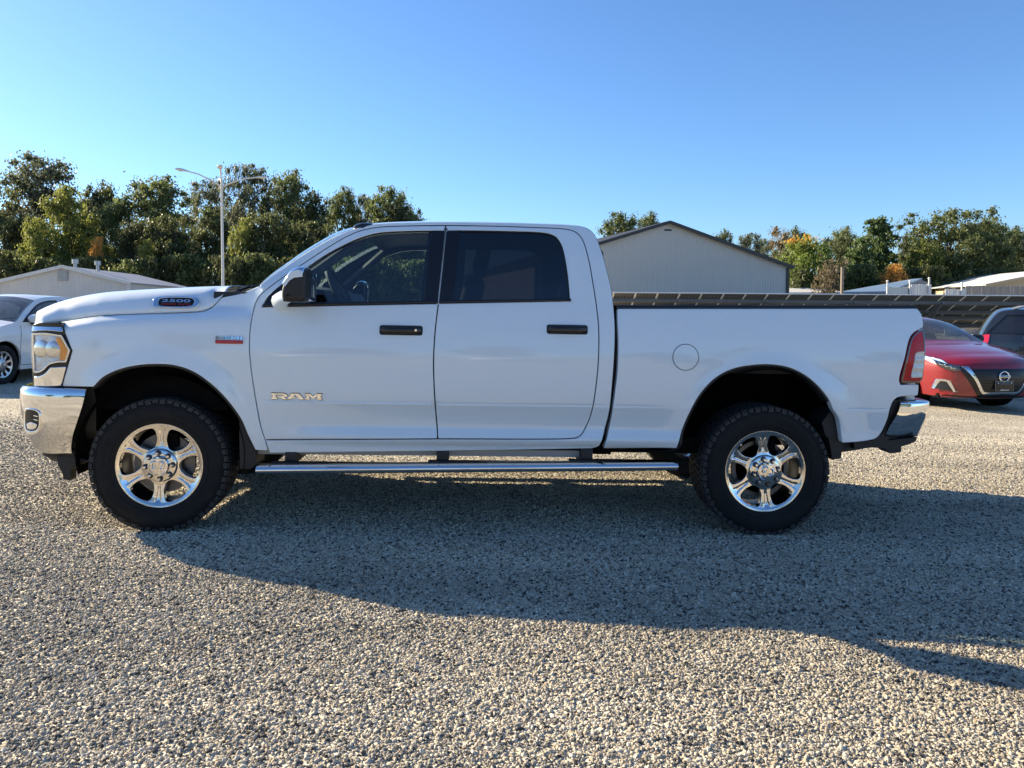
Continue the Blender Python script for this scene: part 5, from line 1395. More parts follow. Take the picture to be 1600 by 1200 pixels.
def seat(u, v, wide, name):
    hl = [(-.30, .42), (.18, .40), (.22, .34), (-.28, .34)]
    m = MB(); m.box((u-.45, v-wide/2, .92), (u+.10, v+wide/2, 1.08)); s = m.build(name, M_SEAT, truck, bevel=.05, seg=3)
    M = Matrix.Translation((u+.06, v, 1.02)) @ Matrix.Rotation(math.radians(14), 4, 'Y')
    b = MB(); b.box((-.07, -wide/2, 0), (.07, wide/2, .62), M); b.build("seat_back", M_SEAT, s, bevel=.05, seg=3)
    for k in ((0,) if wide < .8 else (-.5, .5)):
        h = MB(); h.box((-.05, k-.13, .66), (.05, k+.13, .84), M); h.build("headrest", M_SEAT, s, bevel=.04, seg=3)
seat(1.72, .58, .54, "seat"); seat(1.72, TW-.58, .54, "seat"); seat(2.48, TW/2, 1.40, "rear_seat")
# headliner and pillars
hlG = GS[i_roof:i_back+1].copy(); hlG[..., 2] -= .045
hlG = hlG[:, 3:-3]
loft("headliner", hlG, M_INTERIOR, truck, flip=True)
for f in ((lambda v: v), (lambda v: TW-v)):
    pil = MB(); q0 = T(684, 473, .12); q1 = T(697, 361, .30)
    pil.tube([(q0[0], f(.155), 1.0), (q0[0], f(.155), q0[1]), (q1[0], f(.31), q1[1])], .05, 8); pil.build("pillar_trim", M_INTERIOR, truck)
    q0 = T(425, 458, .15); q1 = T(560, 362, .36)
    pil = MB(); pil.tube([(q0[0]+.03, f(.19), q0[1]-.03), ((q0[0]+q1[0])/2+.03, f(.31), (q0[1]+q1[1])/2-.03), (q1[0]+.03, f(.41), q1[1]-.03)], .033, 8); pil.build("pillar_trim", M_INTERIOR, truck)
    dp = MB(); ya, yb = sorted((f(.10), f(.17))); dp.box((.62, ya, .62), (2.95, yb, 1.36)); dp.build("door_lining", M_INTERIOR, truck)
    gh = MB(); g0 = T(490, 424, .3); gh.tube([(g0[0], f(.30), g0[1]+.0), (g0[0]+.05, f(.33), g0[1]+.02), (g0[0]+.15, f(.37), g0[1]+.09), (g0[0]+.18, f(.38), g0[1]+.12)], .012, 6); gh.build("grab_handle", M_INTERIOR, truck)
rm = MB(); q = T(543, 383, .8); rm.box((q[0]-.01, .88, q[1]-.04), (q[0]+.02, 1.14, q[1]+.03)); rm.build("rear_view_mirror", M_INTERIOR, truck, bevel=.01)

# ---- wheels
def rim_depth(spokes, R, tw=0.0):
    def f(a, b):
        a = np.asarray(a, float); b = np.asarray(b, float)
        r = np.hypot(a, b); th = np.arctan2(b, a)
        d = np.interp(r, [0, .06, .085, .10, .12, .20, .235, .25, .262], [.012, .012, .012, .020, .024, .016, .010, .002, .0])
        k = (th - spokes)/(math.pi/3); dth = (k-np.round(k))*(math.pi/3)
        q = np.abs(r*np.sin(dth)); half = np.interp(r, [.10, .16, .20, .235], [.009, .011, .015, .028])
        g = (1-sstep(half*.55, half*.95, q))*sstep(.115, .15, r)*(1-sstep(.215, .240, r))
        d = d + .0068*g
        return d
    return f
def truck_wheel(spoke0, emblem_rot=0):
    R, TR, W = .262, .415, .285
    wh = MB()
    wh.lathe([(.258, .012), (.246, .03), (.238, .08), (.236, .20), (.245, W-.03), (.255, W-.02)], 56)
    wh.lathe([(.0, .10), (.16, .10), (.17, .13), (.0, .14)], 40)
    wheel = wh.build("wheel", M_RIMDARK, truck, True)
    # tyre carcass
    ty = MB()
    ty.lathe([(.252, .010), (.262, -.002), (.275, -.008), (.30, -.016), (.33, -.020), (.36, -.018), (.385, -.009), (.400, .006), (.404, .03), (.405, W/2), (.404, W-.03), (.400, W-.006), (.385, W+.009), (.33, W+.020), (.275, W+.008), (.252, W-.01)], 96)
    tyre = ty.build("tyre", M_RUBBER, wheel, True)
    # raised rings and bars on the sidewall
    rb_ = MB()
    rb_.lathe([(.288, -.0125), (.290, -.0165), (.296, -.0180), (.298, -.0150)], 96)
    rb_.lathe([(.372, -.0145), (.373, -.0175), (.377, -.0165), (.378, -.0120)], 96)
    for c0, n in ((35, 13), (150, 9), (205, 13), (330, 9)):
        for k in range(n):
            a = math.radians(c0+k*3.6); h = random.choice((.022, .022, .03)); wd = random.uniform(.006, .011)
            M = Matrix.Rotation(-a, 4, 'Y')
            rb_.box((.318, -.0225, -wd/2), (.318+h, -.014, wd/2), M)
    rb_.build("sidewall_marking", M_RUBBER, wheel)["kind"] = "stuff"
    # tread blocks
    tr = MB(); n = 58
    for k in range(n):
        a = 2*math.pi*k/n
        for row, (y0, y1, sh, tw) in enumerate(((.000, .050, 0, .10), (.060, .110, .5, -.25), (.118, .167, .2, .25), (.175, .225, .7, .25), (.235, .285, .35, -.10))):
            M = Matrix.Rotation(-(a+sh*2*math.pi/n), 4, 'Y') @ Matrix.Translation((.403, (y0+y1)/2, 0)) @ Matrix.Rotation(tw, 4, 'X')
            wd = .0375 if row in (0, 4) else .033
            rr = random.uniform(-.0006, .0006); h = .0118 if row in (0, 4) else .0125
            tr.box((-.004, -(y1-y0)/2, -wd/2), (h+rr, (y1-y0)/2, wd/2), M)
            if row in (0,):   # shoulder lug reaching down the sidewall
                L_ = .010 if k % 2 else .017
                M2 = Matrix.Rotation(-(a+sh*2*math.pi/n), 4, 'Y')
                tr.box((.400-L_, -.0115, -wd*.44), (.4075, .006, wd*.44), M2)
    t_ = tr.build("tread", M_TREAD, wheel); t_["kind"] = "stuff"
    # rim face
    holes = []
    for k in range(6):
        a = spoke0+math.pi/6+k*math.pi/3
        pts = []
        for r, dd in ((.117, -.15), (.148, -.31), (.170, -.345), (.216, -.325), (.230, -.275), (.236, 0), (.230, .275), (.216, .325), (.170, .345), (.148, .31), (.117, .15)):
            pts.append((r*math.cos(a+dd), r*math.sin(a+dd)))
        holes.append(smooth_loop(pts, .008, corner=60))
    face = sheet("rim", [circle2(0, 0, R, 96)]+holes, rim_depth(spoke0, R), M_RIM, wheel, sp=.0065, edge=.004, thick=.035, ds=.0065)
    hub = MB(); hub.lathe([(.105, .024), (.100, .006), (.094, .002), (.060, .002)], 48); hub.build("hub", M_RIM, wheel, True)
    for k in range(8):
        a = spoke0+math.pi/2+.12+k*math.pi/4; c = (.0800*math.cos(a), -.002, .0800*math.sin(a))
        s = MB(); s.lathe([(.0175, .004), (.0175, -.0005), (.0, -.0005)], 18, M=Matrix.Translation(c)); so = s.build("lug_pocket", M_GLOSSBLACK, wheel, True)
        ln = MB(); ln.lathe([(0, -.026), (.007, -.026), (.0105, -.021), (.0115, 0), (.0115, .004)], 6, M=Matrix.Translation(c) @ Matrix.Rotation(k*.3, 4, 'Y')); ln.build("lug_nut", M_CHROME, wheel)
    cp = MB(); cp.lathe([(.062, .006), (.062, -.024), (.059, -.029), (.052, -.030), (.049, -.026), (.020, -.027), (0, -.027)], 48); cap = cp.build("centre_cap", M_CHROME, wheel, True)
    # ram's head emblem: face and two curled horns
    em = MB(); Me = Matrix.Translation((0, -.027, 0)) @ Matrix.Rotation(emblem_rot, 4, 'Y')
    for sgn in (-1, 1):
        em.prism([(sgn*x, z) for x, z in ((0, .026), (.010, .026), (.013, .016), (.010, .004), (.007, -.020), (.004, -.030), (0, -.032))], 0, -.005, Me)
        hp = [Me @ Vector((sgn*x, -.003, z)) for x, z in ((.008, .030), (.022, .032), (.034, .022), (.037, .006), (.030, -.010), (.019, -.013), (.016, -.003), (.022, .006))]
        em.tube(hp, [.004, .0065, .0075, .007, .006, .005, .004, .002], 8)
    em.build("emblem", M_RIM, wheel, 'auto')
    disc = MB(); disc.lathe([(.05, .10), (.185, .10), (.185, .125), (.05, .125)], 40); disc.build("brake_disc", M_STEEL, wheel, True)
    cal = MB(); cal.box((-.04, .07, .10), (.09, .15, .19)); cal.build("brake_caliper", M_UNDER, wheel, bevel=.01)
    return wheel
wF = truck_wheel(math.radians(87)); wF.location = (FW, .035, AXH); wF.rotation_euler = (0, 0, math.radians(3.5)); wF["label"] = "front wheel with polished six spoke rim"
wR = truck_wheel(math.radians(95), .5); wR.location = (RW, .035, AXH); wR["label"] = "rear wheel with polished six spoke rim"
for w in (wF, wR):
    c = copy_tree(w, truck); c.location = (w.location.x, TW-.035, AXH); c.rotation_euler = (0, 0, math.pi)
    if "label" in c: del c["label"]
# ================================================================== the other cars
def car_paint(name, col, metal=.0, rough=.35):
    return pm(name, col, rough=rough, metal=metal, coat=1.0, var=.03, vscale=3, coat_rough=.03)
M_RED_PAINT = car_paint("red_paint", (.23, .0015, .008), .1)
M_PEARL = car_paint("pearl_paint", (.78, .77, .74))
M_NAVY = car_paint("navy_paint", (.009, .012, .017), .1)
M_CARGLASS = glass_mat("car_glass", (.42, .47, .49), dust=.13)
M_DARKGLASS = glass_mat("car_privacy_glass", (.05, .055, .06), dust=.03)
def alloy(parent, loc, R, face, n, mat, flipv, hole=.62):
    wheel = empty_mesh = None
    b = MB(); W = .21
    b.lathe([(R*.66, .02), (R*.62, .06), (R*.62, W-.02)], 32); b.lathe([(0, .07), (R*.5, .07)], 24); wheel = b.build("wheel", M_RIMDARK, parent, True)
    t = MB(); t.lathe([(R*.665, .01), (R*.72, -.004), (R*.85, -.010), (R*.95, .0), (R*.99, .02), (R, .05), (R, W-.05), (R*.99, W-.02), (R*.95, W), (R*.85, W+.01), (R*.665, W-.01)], 48); t.build("tyre", M_RUBBER, wheel, True)
    holes = []
    for k in range(n):
        a = 2*math.pi*(k+.5)/n+.3; hw = math.pi/n*hole
        pts = [(R*.22*math.cos(a), R*.22*math.sin(a))]+[(r*R*math.cos(a+d*hw), r*R*math.sin(a+d*hw)) for r, d in ((.40, .8), (.55, 1.0), (.585, .8), (.60, 0), (.585, -.8), (.55, -1.0), (.40, -.8))]
        holes.append(smooth_loop(pts, .02, corner=50))
    sheet("rim", [circle2(0, 0, R*.67, 48)]+holes, lambda a, b: .012+.02*np.exp(-((np.hypot(a, b)-R*.4)/(R*.2))**2), mat, wheel, sp=.03, edge=.003, thick=.02, ds=.02)
    b = MB(); b.lathe([(0, -.004), (R*.08, -.002), (R*.10, .012)], 16); b.build("centre_cap", M_GALV, wheel, True)
    wheel.location = loc
    if flipv: wheel.rotation_euler = (0, 0, math.pi)
    return wheel
def make_car(name, L, W, top, arches, R, windows, prof, plan, segs, paint, glassmat, crownf, under=.22, flatten=1.0, rim=None, nspoke=5, doors=(), detail_side=('L', 'R'), power=2.4):
    """top: (u,w) outline from the front foot over the roof to the rear foot; segs: (name, u-from index, to index, material)"""
    root = empty(name)
    pv = pchip(*zip(*prof)); pp = pchip(*zip(*plan))
    vf = lambda u, w: pv(w)+pp(u)
    top = [np.array(t, float) for t in top]
    tl = catmull(top, .05)
    bottom = []
    x = top[-1][0]
    for c in sorted(arches, reverse=True):
        bottom += [(c+R*1.17*math.cos(t), R+R*1.17*math.sin(t)) for t in np.linspace(math.asin((under-R)/(R*1.17)), math.pi-math.asin((under-R)/(R*1.17)), 15)]
    outer = np.vstack([tl, np.array(bottom)])
    # even out
    outer = smooth_loop(outer[::1], .06, corner=50)
    win = [smooth_loop(w_, .04, corner=45) for w_ in windows]
    for side, frame in (('L', SIDE), ('R', lambda a, b, d: np.stack([a, W-d, b], -1))):
        bs = sheet("body_side", [outer]+win, vf, paint, root, frame, sp=.06, edge=.008, thick=.03, ds=.05)
        for w_, g in zip(win, glassmat[1]):
            wf = sheet("window_frame", [w_, w_-loop_normals(w_ if area2(w_) > 0 else w_[::-1])[0][::(1 if area2(w_) > 0 else -1)]*.022], lambda a, b: vf(a, b)-.002, M_GLOSSBLACK, bs, frame, sp=.08, edge=.002, thick=.02, ds=.05)
            sheet("window_pane", [w_], lambda a, b: vf(a, b)+.008, g, bs, frame, sp=.08, edge=0, thick=.004, ds=.05)
        for dl in doors:
            c = catmull(dl, .04); n_ = np.gradient(c, axis=0); n_ /= np.linalg.norm(n_, axis=1, keepdims=True); n_ = np.column_stack([n_[:, 1], -n_[:, 0]])*.004
            G = np.array([[frame(np.array(p[0]+s*q[0]), np.array(p[1]+s*q[1]), np.array(float(vf(p[0]+s*q[0], p[1]+s*q[1]))-.0016)) for s in (-1, 1)] for p, q in zip(c, n_)])
            loft("door_seam", G, M_UNDER, bs)
    # skin across the car
    t = np.gradient(tl, axis=0); t /= np.linalg.norm(t, axis=1, keepdims=True); nrm = np.column_stack([-t[:, 1], t[:, 0]])
    lowf = 1-sstep(.62, .84, tl[:, 1]); hor = np.column_stack([np.where(tl[:, 0] < L/2, -1.0, 1.0), np.zeros(len(tl))])
    nrm = nrm*(1-lowf[:, None])+hor*lowf[:, None]
    ss = .5-.5*np.cos(np.linspace(0, math.pi, 33)); cr = crownf(np.linspace(0, 1, len(tl)), tl)
    ve = vf(tl[:, 0], tl[:, 1]); G = []
    for (u, w_), n_, c, v in zip(tl, nrm, cr, ve):
        b = c*(1-np.abs(2*ss-1)**(power if w_ > .8 else power+.5))
        G.append(np.column_stack([u+n_[0]*b, v+ss*(W-2*v), w_+n_[1]*b]))
    G = np.array(G); parts = {}
    for nm, a, b, mt in segs:
        ia = int(np.argmin(np.linalg.norm(tl-np.array(top[a]), axis=1))); ib = int(np.argmin(np.linalg.norm(tl-np.array(top[b]), axis=1)))
        parts[nm] = loft(nm, G[ia:ib+1], mt, root)
    fl = MB(); fl.box((.25, .15, under-.02), (L-.25, W-.15, under+.05)); fl.box((.35, .22, under), (L*.27, W-.22, .62)); fl.box((L*.27, .12, under), (L*.86, W-.12, .50)); fl.box((L*.80, .2, under), (L-.2, W-.2, .70)); fl.build("floor_pan", M_UNDER, root)
    for u, n2 in ((L*.47, 2), (L*.66, 2)):
        for v in (W*.29, W*.71):
            s = MB(); s.box((u-.1, v-.24, .35), (u+.08, v+.24, 1.02)); s.box((u-.05, v-.13, 1.04), (u+.05, v+.13, 1.22)); s.build("seat", M_SEAT, root, bevel=.04)
    d = MB(); d.box((L*.27, .18, .55), (L*.36, W-.18, .98)); d.build("dashboard", M_INTERIOR, root, bevel=.04)
    for c in arches:
        alloy(root, (c, .04, R), R, None, nspoke, rim or M_GALV, False); alloy(root, (c, W-.04, R), R, None, nspoke, rim or M_GALV, True)
        for v0, v1 in ((.05, .30), (W-.30, W-.05)):
            h = MB(); h.lathe([(R*1.19, v0), (R*1.19, v1)], 28, M=Matrix.Translation((c, 0, R))); h.lathe([(0.05, (v1 if v0 < .2 else v0)), (R*1.19, (v1 if v0 < .2 else v0))], 28, M=Matrix.Translation((c, 0, R))); h.build("wheel_housing", M_UNDER, root, True, fixn=False)
    return root, vf, tl, parts
def place_car(root, point, ulocal, forward, gz=None):
    """put local (ulocal) on world point; forward = heading"""
    f = np.array([forward[0], forward[1], 0.0]); f /= np.linalg.norm(f); U = -f; V = np.array([-U[1], U[0], 0])
    z = float(ground_z(point[0])) if gz is None else gz
    org = np.array([point[0], point[1], z])-U*ulocal[0]-V*ulocal[1]
    root.matrix_world = Matrix(((U[0], V[0], 0, org[0]), (U[1], V[1], 0, org[1]), (0, 0, 1, z), (0, 0, 0, 1)))
def wing_mirror(root, u, w, vf, W, mat):
    for s in (0, 1):
        f = (lambda v: v) if s == 0 else (lambda v: W-v)
        v0 = float(vf(u, w)); G = []
        for v, sc_ in ((-.02, .75), (-.06, 1), (-.15, 1.0), (-.20, .8), (-.215, .4)):
            G.append([(u+.10*sc_*math.cos(a)*(1 if math.cos(a) > 0 else .9), f(v0+v), w+.02+.075*sc_*math.sin(a)) for a in [2*math.pi*k/14 for k in range(15)]])
        m = loft("wing_mirror", np.array(G), mat, root, flip=(s == 1)); e = np.array(G)[-1]; mesh_obj("mirror_end", e[:-1], [tuple(range(14))], mat, m)
        b = MB(); b.tube([(u+.02, f(v0+.04), w-.07), (u+.03, f(v0-.08), w-.04)], [.04, .05], 8); b.build("mirror_foot", M_BLACK, m, True)
def handle(root, u, w, vf, mat, frame=SIDE):
    v0 = float(vf(u, w)); G = []
    for k in range(9):
        t = k/8; bow = .03*(1-abs(2*t-1)**3)
        G.append([(u-.11+.22*t, v0-bow+.01*math.cos(a), w+.014*math.sin(a)) for a in [2*math.pi*j/8 for j in range(9)]])
    G = np.array(G); loft("door_handle", frame(G[..., 0], G[..., 2], G[..., 1]), mat, root)

# ---- white sedan at the left edge
W1 = 1.78
top1 = [(.14, .22), (.03, .36), (.0, .52), (.06, .66), (.22, .745), (.60, .86), (1.02, .945), (1.22, .985), (1.55, 1.17), (1.95, 1.345), (2.25, 1.405), (2.7, 1.415), (3.15, 1.375), (3.55, 1.25), (3.95, 1.09), (4.30, 1.065), (4.50, 1.02), (4.60, .85), (4.62, .55), (4.52, .24)]
win1 = [[(1.40, .985), (1.62, 1.115), (1.98, 1.285), (2.28, 1.345), (2.50, 1.355), (2.56, .995)], [(2.64, 1.0), (2.60, 1.355), (2.95, 1.345), (3.28, 1.265), (3.52, 1.12), (3.50, 1.03)]]
prof1 = [(.15, .07), (.30, .04), (.45, .02), (.62, .005), (.80, .015), (.93, .05), (1.02, .085), (1.2, .18), (1.35, .27), (1.45, .34)]
plan1 = [(0, .34), (.08, .22), (.25, .11), (.55, .04), (1.0, .0), (3.6, .0), (4.2, .05), (4.5, .13), (4.62, .26)]
def crown1(t, tl):
    u, w = tl[:, 0], tl[:, 1]
    return np.interp(u, [0, .3, 1.1, 1.4, 2.0, 2.4, 3.2, 3.6, 4.2, 4.6], [.16, .07, .05, .09, .08, .05, .05, .06, .05, .10])
sed, vf1, tl1, parts1 = make_car("sedan", 4.62, W1, top1, (.93, 3.63), .318, win1, prof1, plan1,
    [("front_bumper", 0, 4, M_PEARL), ("hood", 4, 7, M_PEARL), ("windscreen", 7, 9, M_CARGLASS), ("roof", 9, 12, M_PEARL), ("rear_window", 12, 14, M_CARGLASS), ("boot_lid", 14, 16, M_PEARL), ("rear_bumper", 16, 19, M_PEARL)],
    M_PEARL, (M_CARGLASS, (M_CARGLASS, M_CARGLASS)), crown1, under=.21, rim=pm("sedan_rim", (.55, .55, .55), rough=.25, metal=.9), nspoke=10,
    doors=([(1.28, .30), (1.26, .60), (1.32, .93)], [(2.60, .30), (2.58, .60), (2.59, .98)], [(1.30, .29), (2.0, .27), (3.2, .28)]))
tag(sed, "white sedan parked facing the camera at the left edge behind the truck's nose", "car")
wing_mirror(sed, 1.58, 1.02, vf1, W1, M_PEARL)
for u in (2.40, 3.32): handle(sed, u, .86, vf1, M_PEARL)
hl1 = smooth_loop([(.10, .62), (.20, .56), (.42, .66), (.62, .76), (.60, .80), (.30, .745), (.14, .69)], .03, corner=50)
for fr in (SIDE, lambda a, b, d: np.stack([a, W1-d, b], -1)):
    sheet("headlight", [hl1], lambda a, b: vf1(a, b)-.004, M_CHROME, sed, fr, sp=.04, edge=.003, thick=.01, ds=.03)
wp = P(6.8, 601, 12.15)
place_car(sed, (float(wp[0]), 12.15), (.93, .04), (-.09, -.996), gz=float(wp[2]))

# ---- red sedan at the right
W2 = 1.85
top2 = [(.10, .19), (.04, .28), (.0, .44), (.01, .60), (.07, .71), (.30, .79), (.75, .90), (1.10, .965), (1.30, 1.0), (1.70, 1.20), (2.05, 1.345), (2.4, 1.415), (2.85, 1.43), (3.3, 1.39), (3.8, 1.22), (4.2, 1.10), (4.6, 1.08), (4.82, .98), (4.88, .70), (4.84, .45), (4.75, .26)]
win2 = [[(1.48, 1.0), (1.75, 1.14), (2.1, 1.295), (2.45, 1.36), (2.62, 1.365), (2.66, 1.01)], [(2.74, 1.01), (2.70, 1.37), (3.1, 1.355), (3.45, 1.26), (3.85, 1.10), (3.8, 1.04)]]
prof2 = [(.15, .08), (.30, .045), (.45, .02), (.62, .005), (.80, .015), (.93, .05), (1.02, .09), (1.2, .19), (1.35, .28), (1.45, .36)]
plan2 = [(0, .30), (.06, .22), (.18, .13), (.45, .06), (1.0, .0), (3.8, .0), (4.4, .05), (4.7, .12), (4.88, .26)]
def crown2(t, tl):
    u, w = tl[:, 0], tl[:, 1]
    return np.interp(u, [0, .12, .3, 1.1, 1.5, 2.1, 2.5, 3.3, 3.8, 4.4, 4.88], [.17, .15, .10, .05, .09, .07, .05, .05, .06, .05, .10])
redc, vf2, tl2, parts2 = make_car("sedan", 4.88, W2, top2, (1.0, 3.82), .335, win2, prof2, plan2,
    [("front_bumper", 0, 4, M_RED_PAINT), ("hood", 4, 8, M_RED_PAINT), ("windscreen", 8, 10, M_CARGLASS), ("roof", 10, 13, M_RED_PAINT), ("rear_window", 13, 15, M_CARGLASS), ("boot_lid", 15, 17, M_RED_PAINT), ("rear_bumper", 17, 20, M_RED_PAINT)],
    M_RED_PAINT, (M_CARGLASS, (M_CARGLASS, M_DARKGLASS)), crown2, under=.20, rim=M_GALV, nspoke=5, doors=([(1.35, .30), (1.32, .60), (1.38, .95)], [(2.70, .30), (2.68, .60), (2.70, .99)]))
tag(redc, "dark red sedan facing the camera behind the truck's tailgate", "car")
wing_mirror(redc, 1.66, 1.05, vf2, W2, M_BLACK)
# nose surface as depth over (v, w)
_fi = int(np.argmax(tl2[:, 1] > .86)); _fe = tl2[:_fi]
def nose(v, w):
    w = np.asarray(w, float); v = np.asarray(v, float)
    u0 = np.interp(w, _fe[:, 1], _fe[:, 0]); ve = vf2(u0, w)
    tt = np.gradient(_fe, axis=0); tt /= np.linalg.norm(tt, axis=1, keepdims=True)
    lowf = 1-sstep(.62, .84, w); nx = np.interp(w, _fe[:, 1], -tt[:, 1])*(1-lowf)-lowf; c = np.interp(u0, [0, .12, .3, 1.1], [.17, .15, .10, .055])
    s = np.clip((v-ve)/(W2-2*ve), -.2, 1.2)
    b = c*(1-np.abs(2*s-1)**2.9)
    return u0+nx*b
FRONT = lambda a, b, d: np.stack([d, a, b], -1)
C2 = W2/2
def mir(pts): return [(C2-x, z) for x, z in pts]
def front_sheet(nm, pts, dep, mt, parent, th=.012, corner=45, holes=(), both_=True, sp=.04, edge=.003):
    r = None
    for s in ((-1, 1) if both_ else (1,)):
        lp = [smooth_loop([(C2+s*x, z) for x, z in p], .025, corner=corner) for p in [pts]+list(holes)]
        r = sheet(nm, lp, lambda a, b: nose(a, b)-dep-.008, mt, parent, FRONT, sp=sp, edge=edge, thick=th, ds=.025)
    return r
M_GRILLE = pm("grille_black", (.012, .012, .013), rough=.4, var=.3, vscale=60)
fbm = parts2["front_bumper"]
grille_half = [(-.001, .665), (.50, .66), (.42, .52), (.29, .295), (-.001, .285)]
full = [(x, z) for x, z in grille_half[1:-1]]+[(-x, z) for x, z in grille_half[1:-1]][::-1]
grl = front_sheet("grille", full, .010, M_GRILLE, fbm, both_=False)
for k in range(7):
    z = .33+k*.048; hw = .29+.21*((z-.295)/.37)-.03
    front_sheet("grille_bar", [(-hw, z), (hw, z), (hw, z+.012), (-hw, z+.012)], .016, M_GLOSSBLACK, fbm, both_=False, edge=.001)
# chrome V
front_sheet("grille_surround", [(.585, .70), (.50, .70), (.42, .545), (.30, .318), (.265, .297), (-.001, .297), (-.001, .262), (.285, .262), (.335, .300), (.46, .525)], .024, M_CHROME, fbm, sp=.03)
front_sheet("grille_flank", [(.62, .68), (.585, .70), (.46, .525), (.335, .300), (.285, .262), (-.001, .262), (-.001, .215), (.33, .215), (.40, .30), (.52, .50)], .008, M_GLOSSBLACK, fbm, sp=.03)
front_sheet("headlight", [(.60, .715), (.57, .66), (.66, .62), (.80, .665), (.885, .74), (.86, .80), (.74, .775)], .010, M_LENS, fbm, sp=.03)
front_sheet("headlight_housing", [(.60, .715), (.57, .66), (.66, .62), (.80, .665), (.885, .74), (.86, .80), (.74, .775)], .003, M_STEEL, fbm, sp=.03)
front_sheet("headlight_strip", [(.605, .722), (.59, .712), (.74, .752), (.865, .778), (.865, .797), (.74, .775)], .009, M_CHROME, fbm, sp=.03, edge=.001)
for k in range(3):
    x = .66+k*.065; z = .655+k*.026
    front_sheet("led_hook", [(x, z), (x+.055, z+.004), (x+.058, z+.05), (x+.042, z+.05), (x+.040, z+.02), (x, z+.014)], .010, M_CHROME, fbm, sp=.03, edge=.001)
front_sheet("fog_surround", [(.60, .295), (.64, .30), (.70, .465), (.78, .485), (.83, .475), (.865, .33), (.845, .315), (.79, .45), (.735, .445), (.66, .285)], .010, M_CHROME, fbm, sp=.03)
front_sheet("fog_grille", [(.62, .30), (.85, .325), (.80, .455), (.735, .45)], .006, M_GRILLE, fbm, sp=.03)
front_sheet("lower_lip", [(-.001, .205), (.42, .215), (.78, .235), (.80, .215), (.40, .19), (-.001, .18)], .006, M_GLOSSBLACK, fbm, sp=.03)
hl2 = smooth_loop([(.10, .735), (.16, .69), (.34, .735), (.62, .835), (.60, .855), (.36, .82), (.16, .785)], .03, corner=50)
for fr in (SIDE, lambda a, b, d: np.stack([a, W2-d, b], -1)):
    sheet("headlight_wing", [hl2], lambda a, b: vf2(a, b)-.006, M_CHROME, fbm, fr, sp=.03, edge=.003, thick=.008, ds=.025)
# emblem: ring with a name bar
MF = lambda z, x=0.0, dep=.03: Matrix.Translation((float(nose(C2+x, z))-dep, C2+x, z)) @ Matrix.Rotation(math.radians(-90), 4, 'Z')
e = MB(); e.lathe([(.078+.010*math.cos(a), -.008*math.sin(a)) for a in [2*math.pi*k/8 for k in range(8)]], 36, M=MF(.545, dep=.036), closed=True); emo = e.build("emblem", M_CHROME, fbm, True)
b = MB(); b.box((-.092, -.012, -.017), (.092, .004, .017), MF(.545, dep=.036)); b.build("emblem_bar", M_CHROME, emo, bevel=.003)
text_mesh("lettering", "NISSAN", .15, .022, .003, M_GLOSSBLACK, emo, MF(.545, dep=.050), .02)
pl_ = MB(); pl_.box((-.155, -.012, -.08), (.155, .004, .08), MF(.40, dep=.034)); plo = pl_.build("number_plate", M_GLOSSBLACK, fbm, bevel=.004)
fr_ = MB()
for bx in (((-.155, -.016, .068), (.155, -.012, .08)), ((-.155, -.016, -.08), (.155, -.012, -.072)), ((-.155, -.016, -.072), (-.147, -.012, .068)), ((.147, -.016, -.072), (.155, -.012, .068))): fr_.box(*bx, MF(.40, dep=.034))
fr_.build("plate_frame", M_STEEL, plo)
mk = MB()
for k in range(9):
    x0 = -.075+k*.017; mk.prism([(x0, -.070), (x0+.012, -.070), (x0+.013, -.060+.006*(k % 3)), (x0+.002, -.058+.008*(k in (1, 2)))], 0, -.002, MF(.40, dep=.051))
mk.build("plate_mark", M_PALE, plo)["kind"] = "stuff"
for x in (-.11, .11):
    q = MB(); q.lathe([(0, -.004), (.010, -.003), (.012, .003)], 10, M=MF(.40+.045, x, .050)); q.build("plate_screw", M_GALV, plo, True)
an = MB(); an.prism([(3.55, 1.40), (3.78, 1.36), (3.72, 1.44)], C2-.02, C2+.02); an.build("roof_antenna", M_RED_PAINT, redc)
wp2 = MB(); wp2.tube([(1.25, .55, 1.02), (1.30, 1.2, 1.06)], .008, 5); wp2.build("wiper", M_BLACK, redc)
hs = MB()
np_ = P(1565, 620, 12.0)
place_car(redc, (float(P(1565, 600, 12.0)[0]), 12.0), (-.15, C2), (.10, -.995), gz=float(P(1565, 641, 12.1)[2]))

# ---- dark sport utility vehicle at the right edge
W3 = 1.98
top3 = [(.20, .26), (.05, .40), (.0, .62), (.04, .86), (.18, .98), (.7, 1.08), (1.25, 1.13), (1.45, 1.18), (1.85, 1.46), (2.15, 1.64), (2.5, 1.725), (3.2, 1.75), (4.0, 1.72), (4.47, 1.685), (4.60, 1.60), (4.82, 1.25), (4.90, 1.05), (4.97, .85), (5.0, .60), (4.90, .32)]
win3 = [[(1.65, 1.15), (1.95, 1.39), (2.25, 1.56), (2.62, 1.615), (2.66, 1.16)], [(2.76, 1.16), (2.73, 1.62), (3.35, 1.63), (3.62, 1.60), (3.78, 1.22), (3.74, 1.17)], [(3.93, 1.20), (3.80, 1.615), (4.42, 1.60), (4.77, 1.21)]]
prof3 = [(.2, .08), (.4, .04), (.6, .012), (.8, .0), (1.0, .015), (1.12, .045), (1.2, .075), (1.5, .17), (1.65, .23), (1.76, .31)]
plan3 = [(0, .28), (.08, .18), (.25, .09), (.6, .02), (1.0, .0), (4.2, .0), (4.6, .05), (4.85, .10), (5.0, .2)]
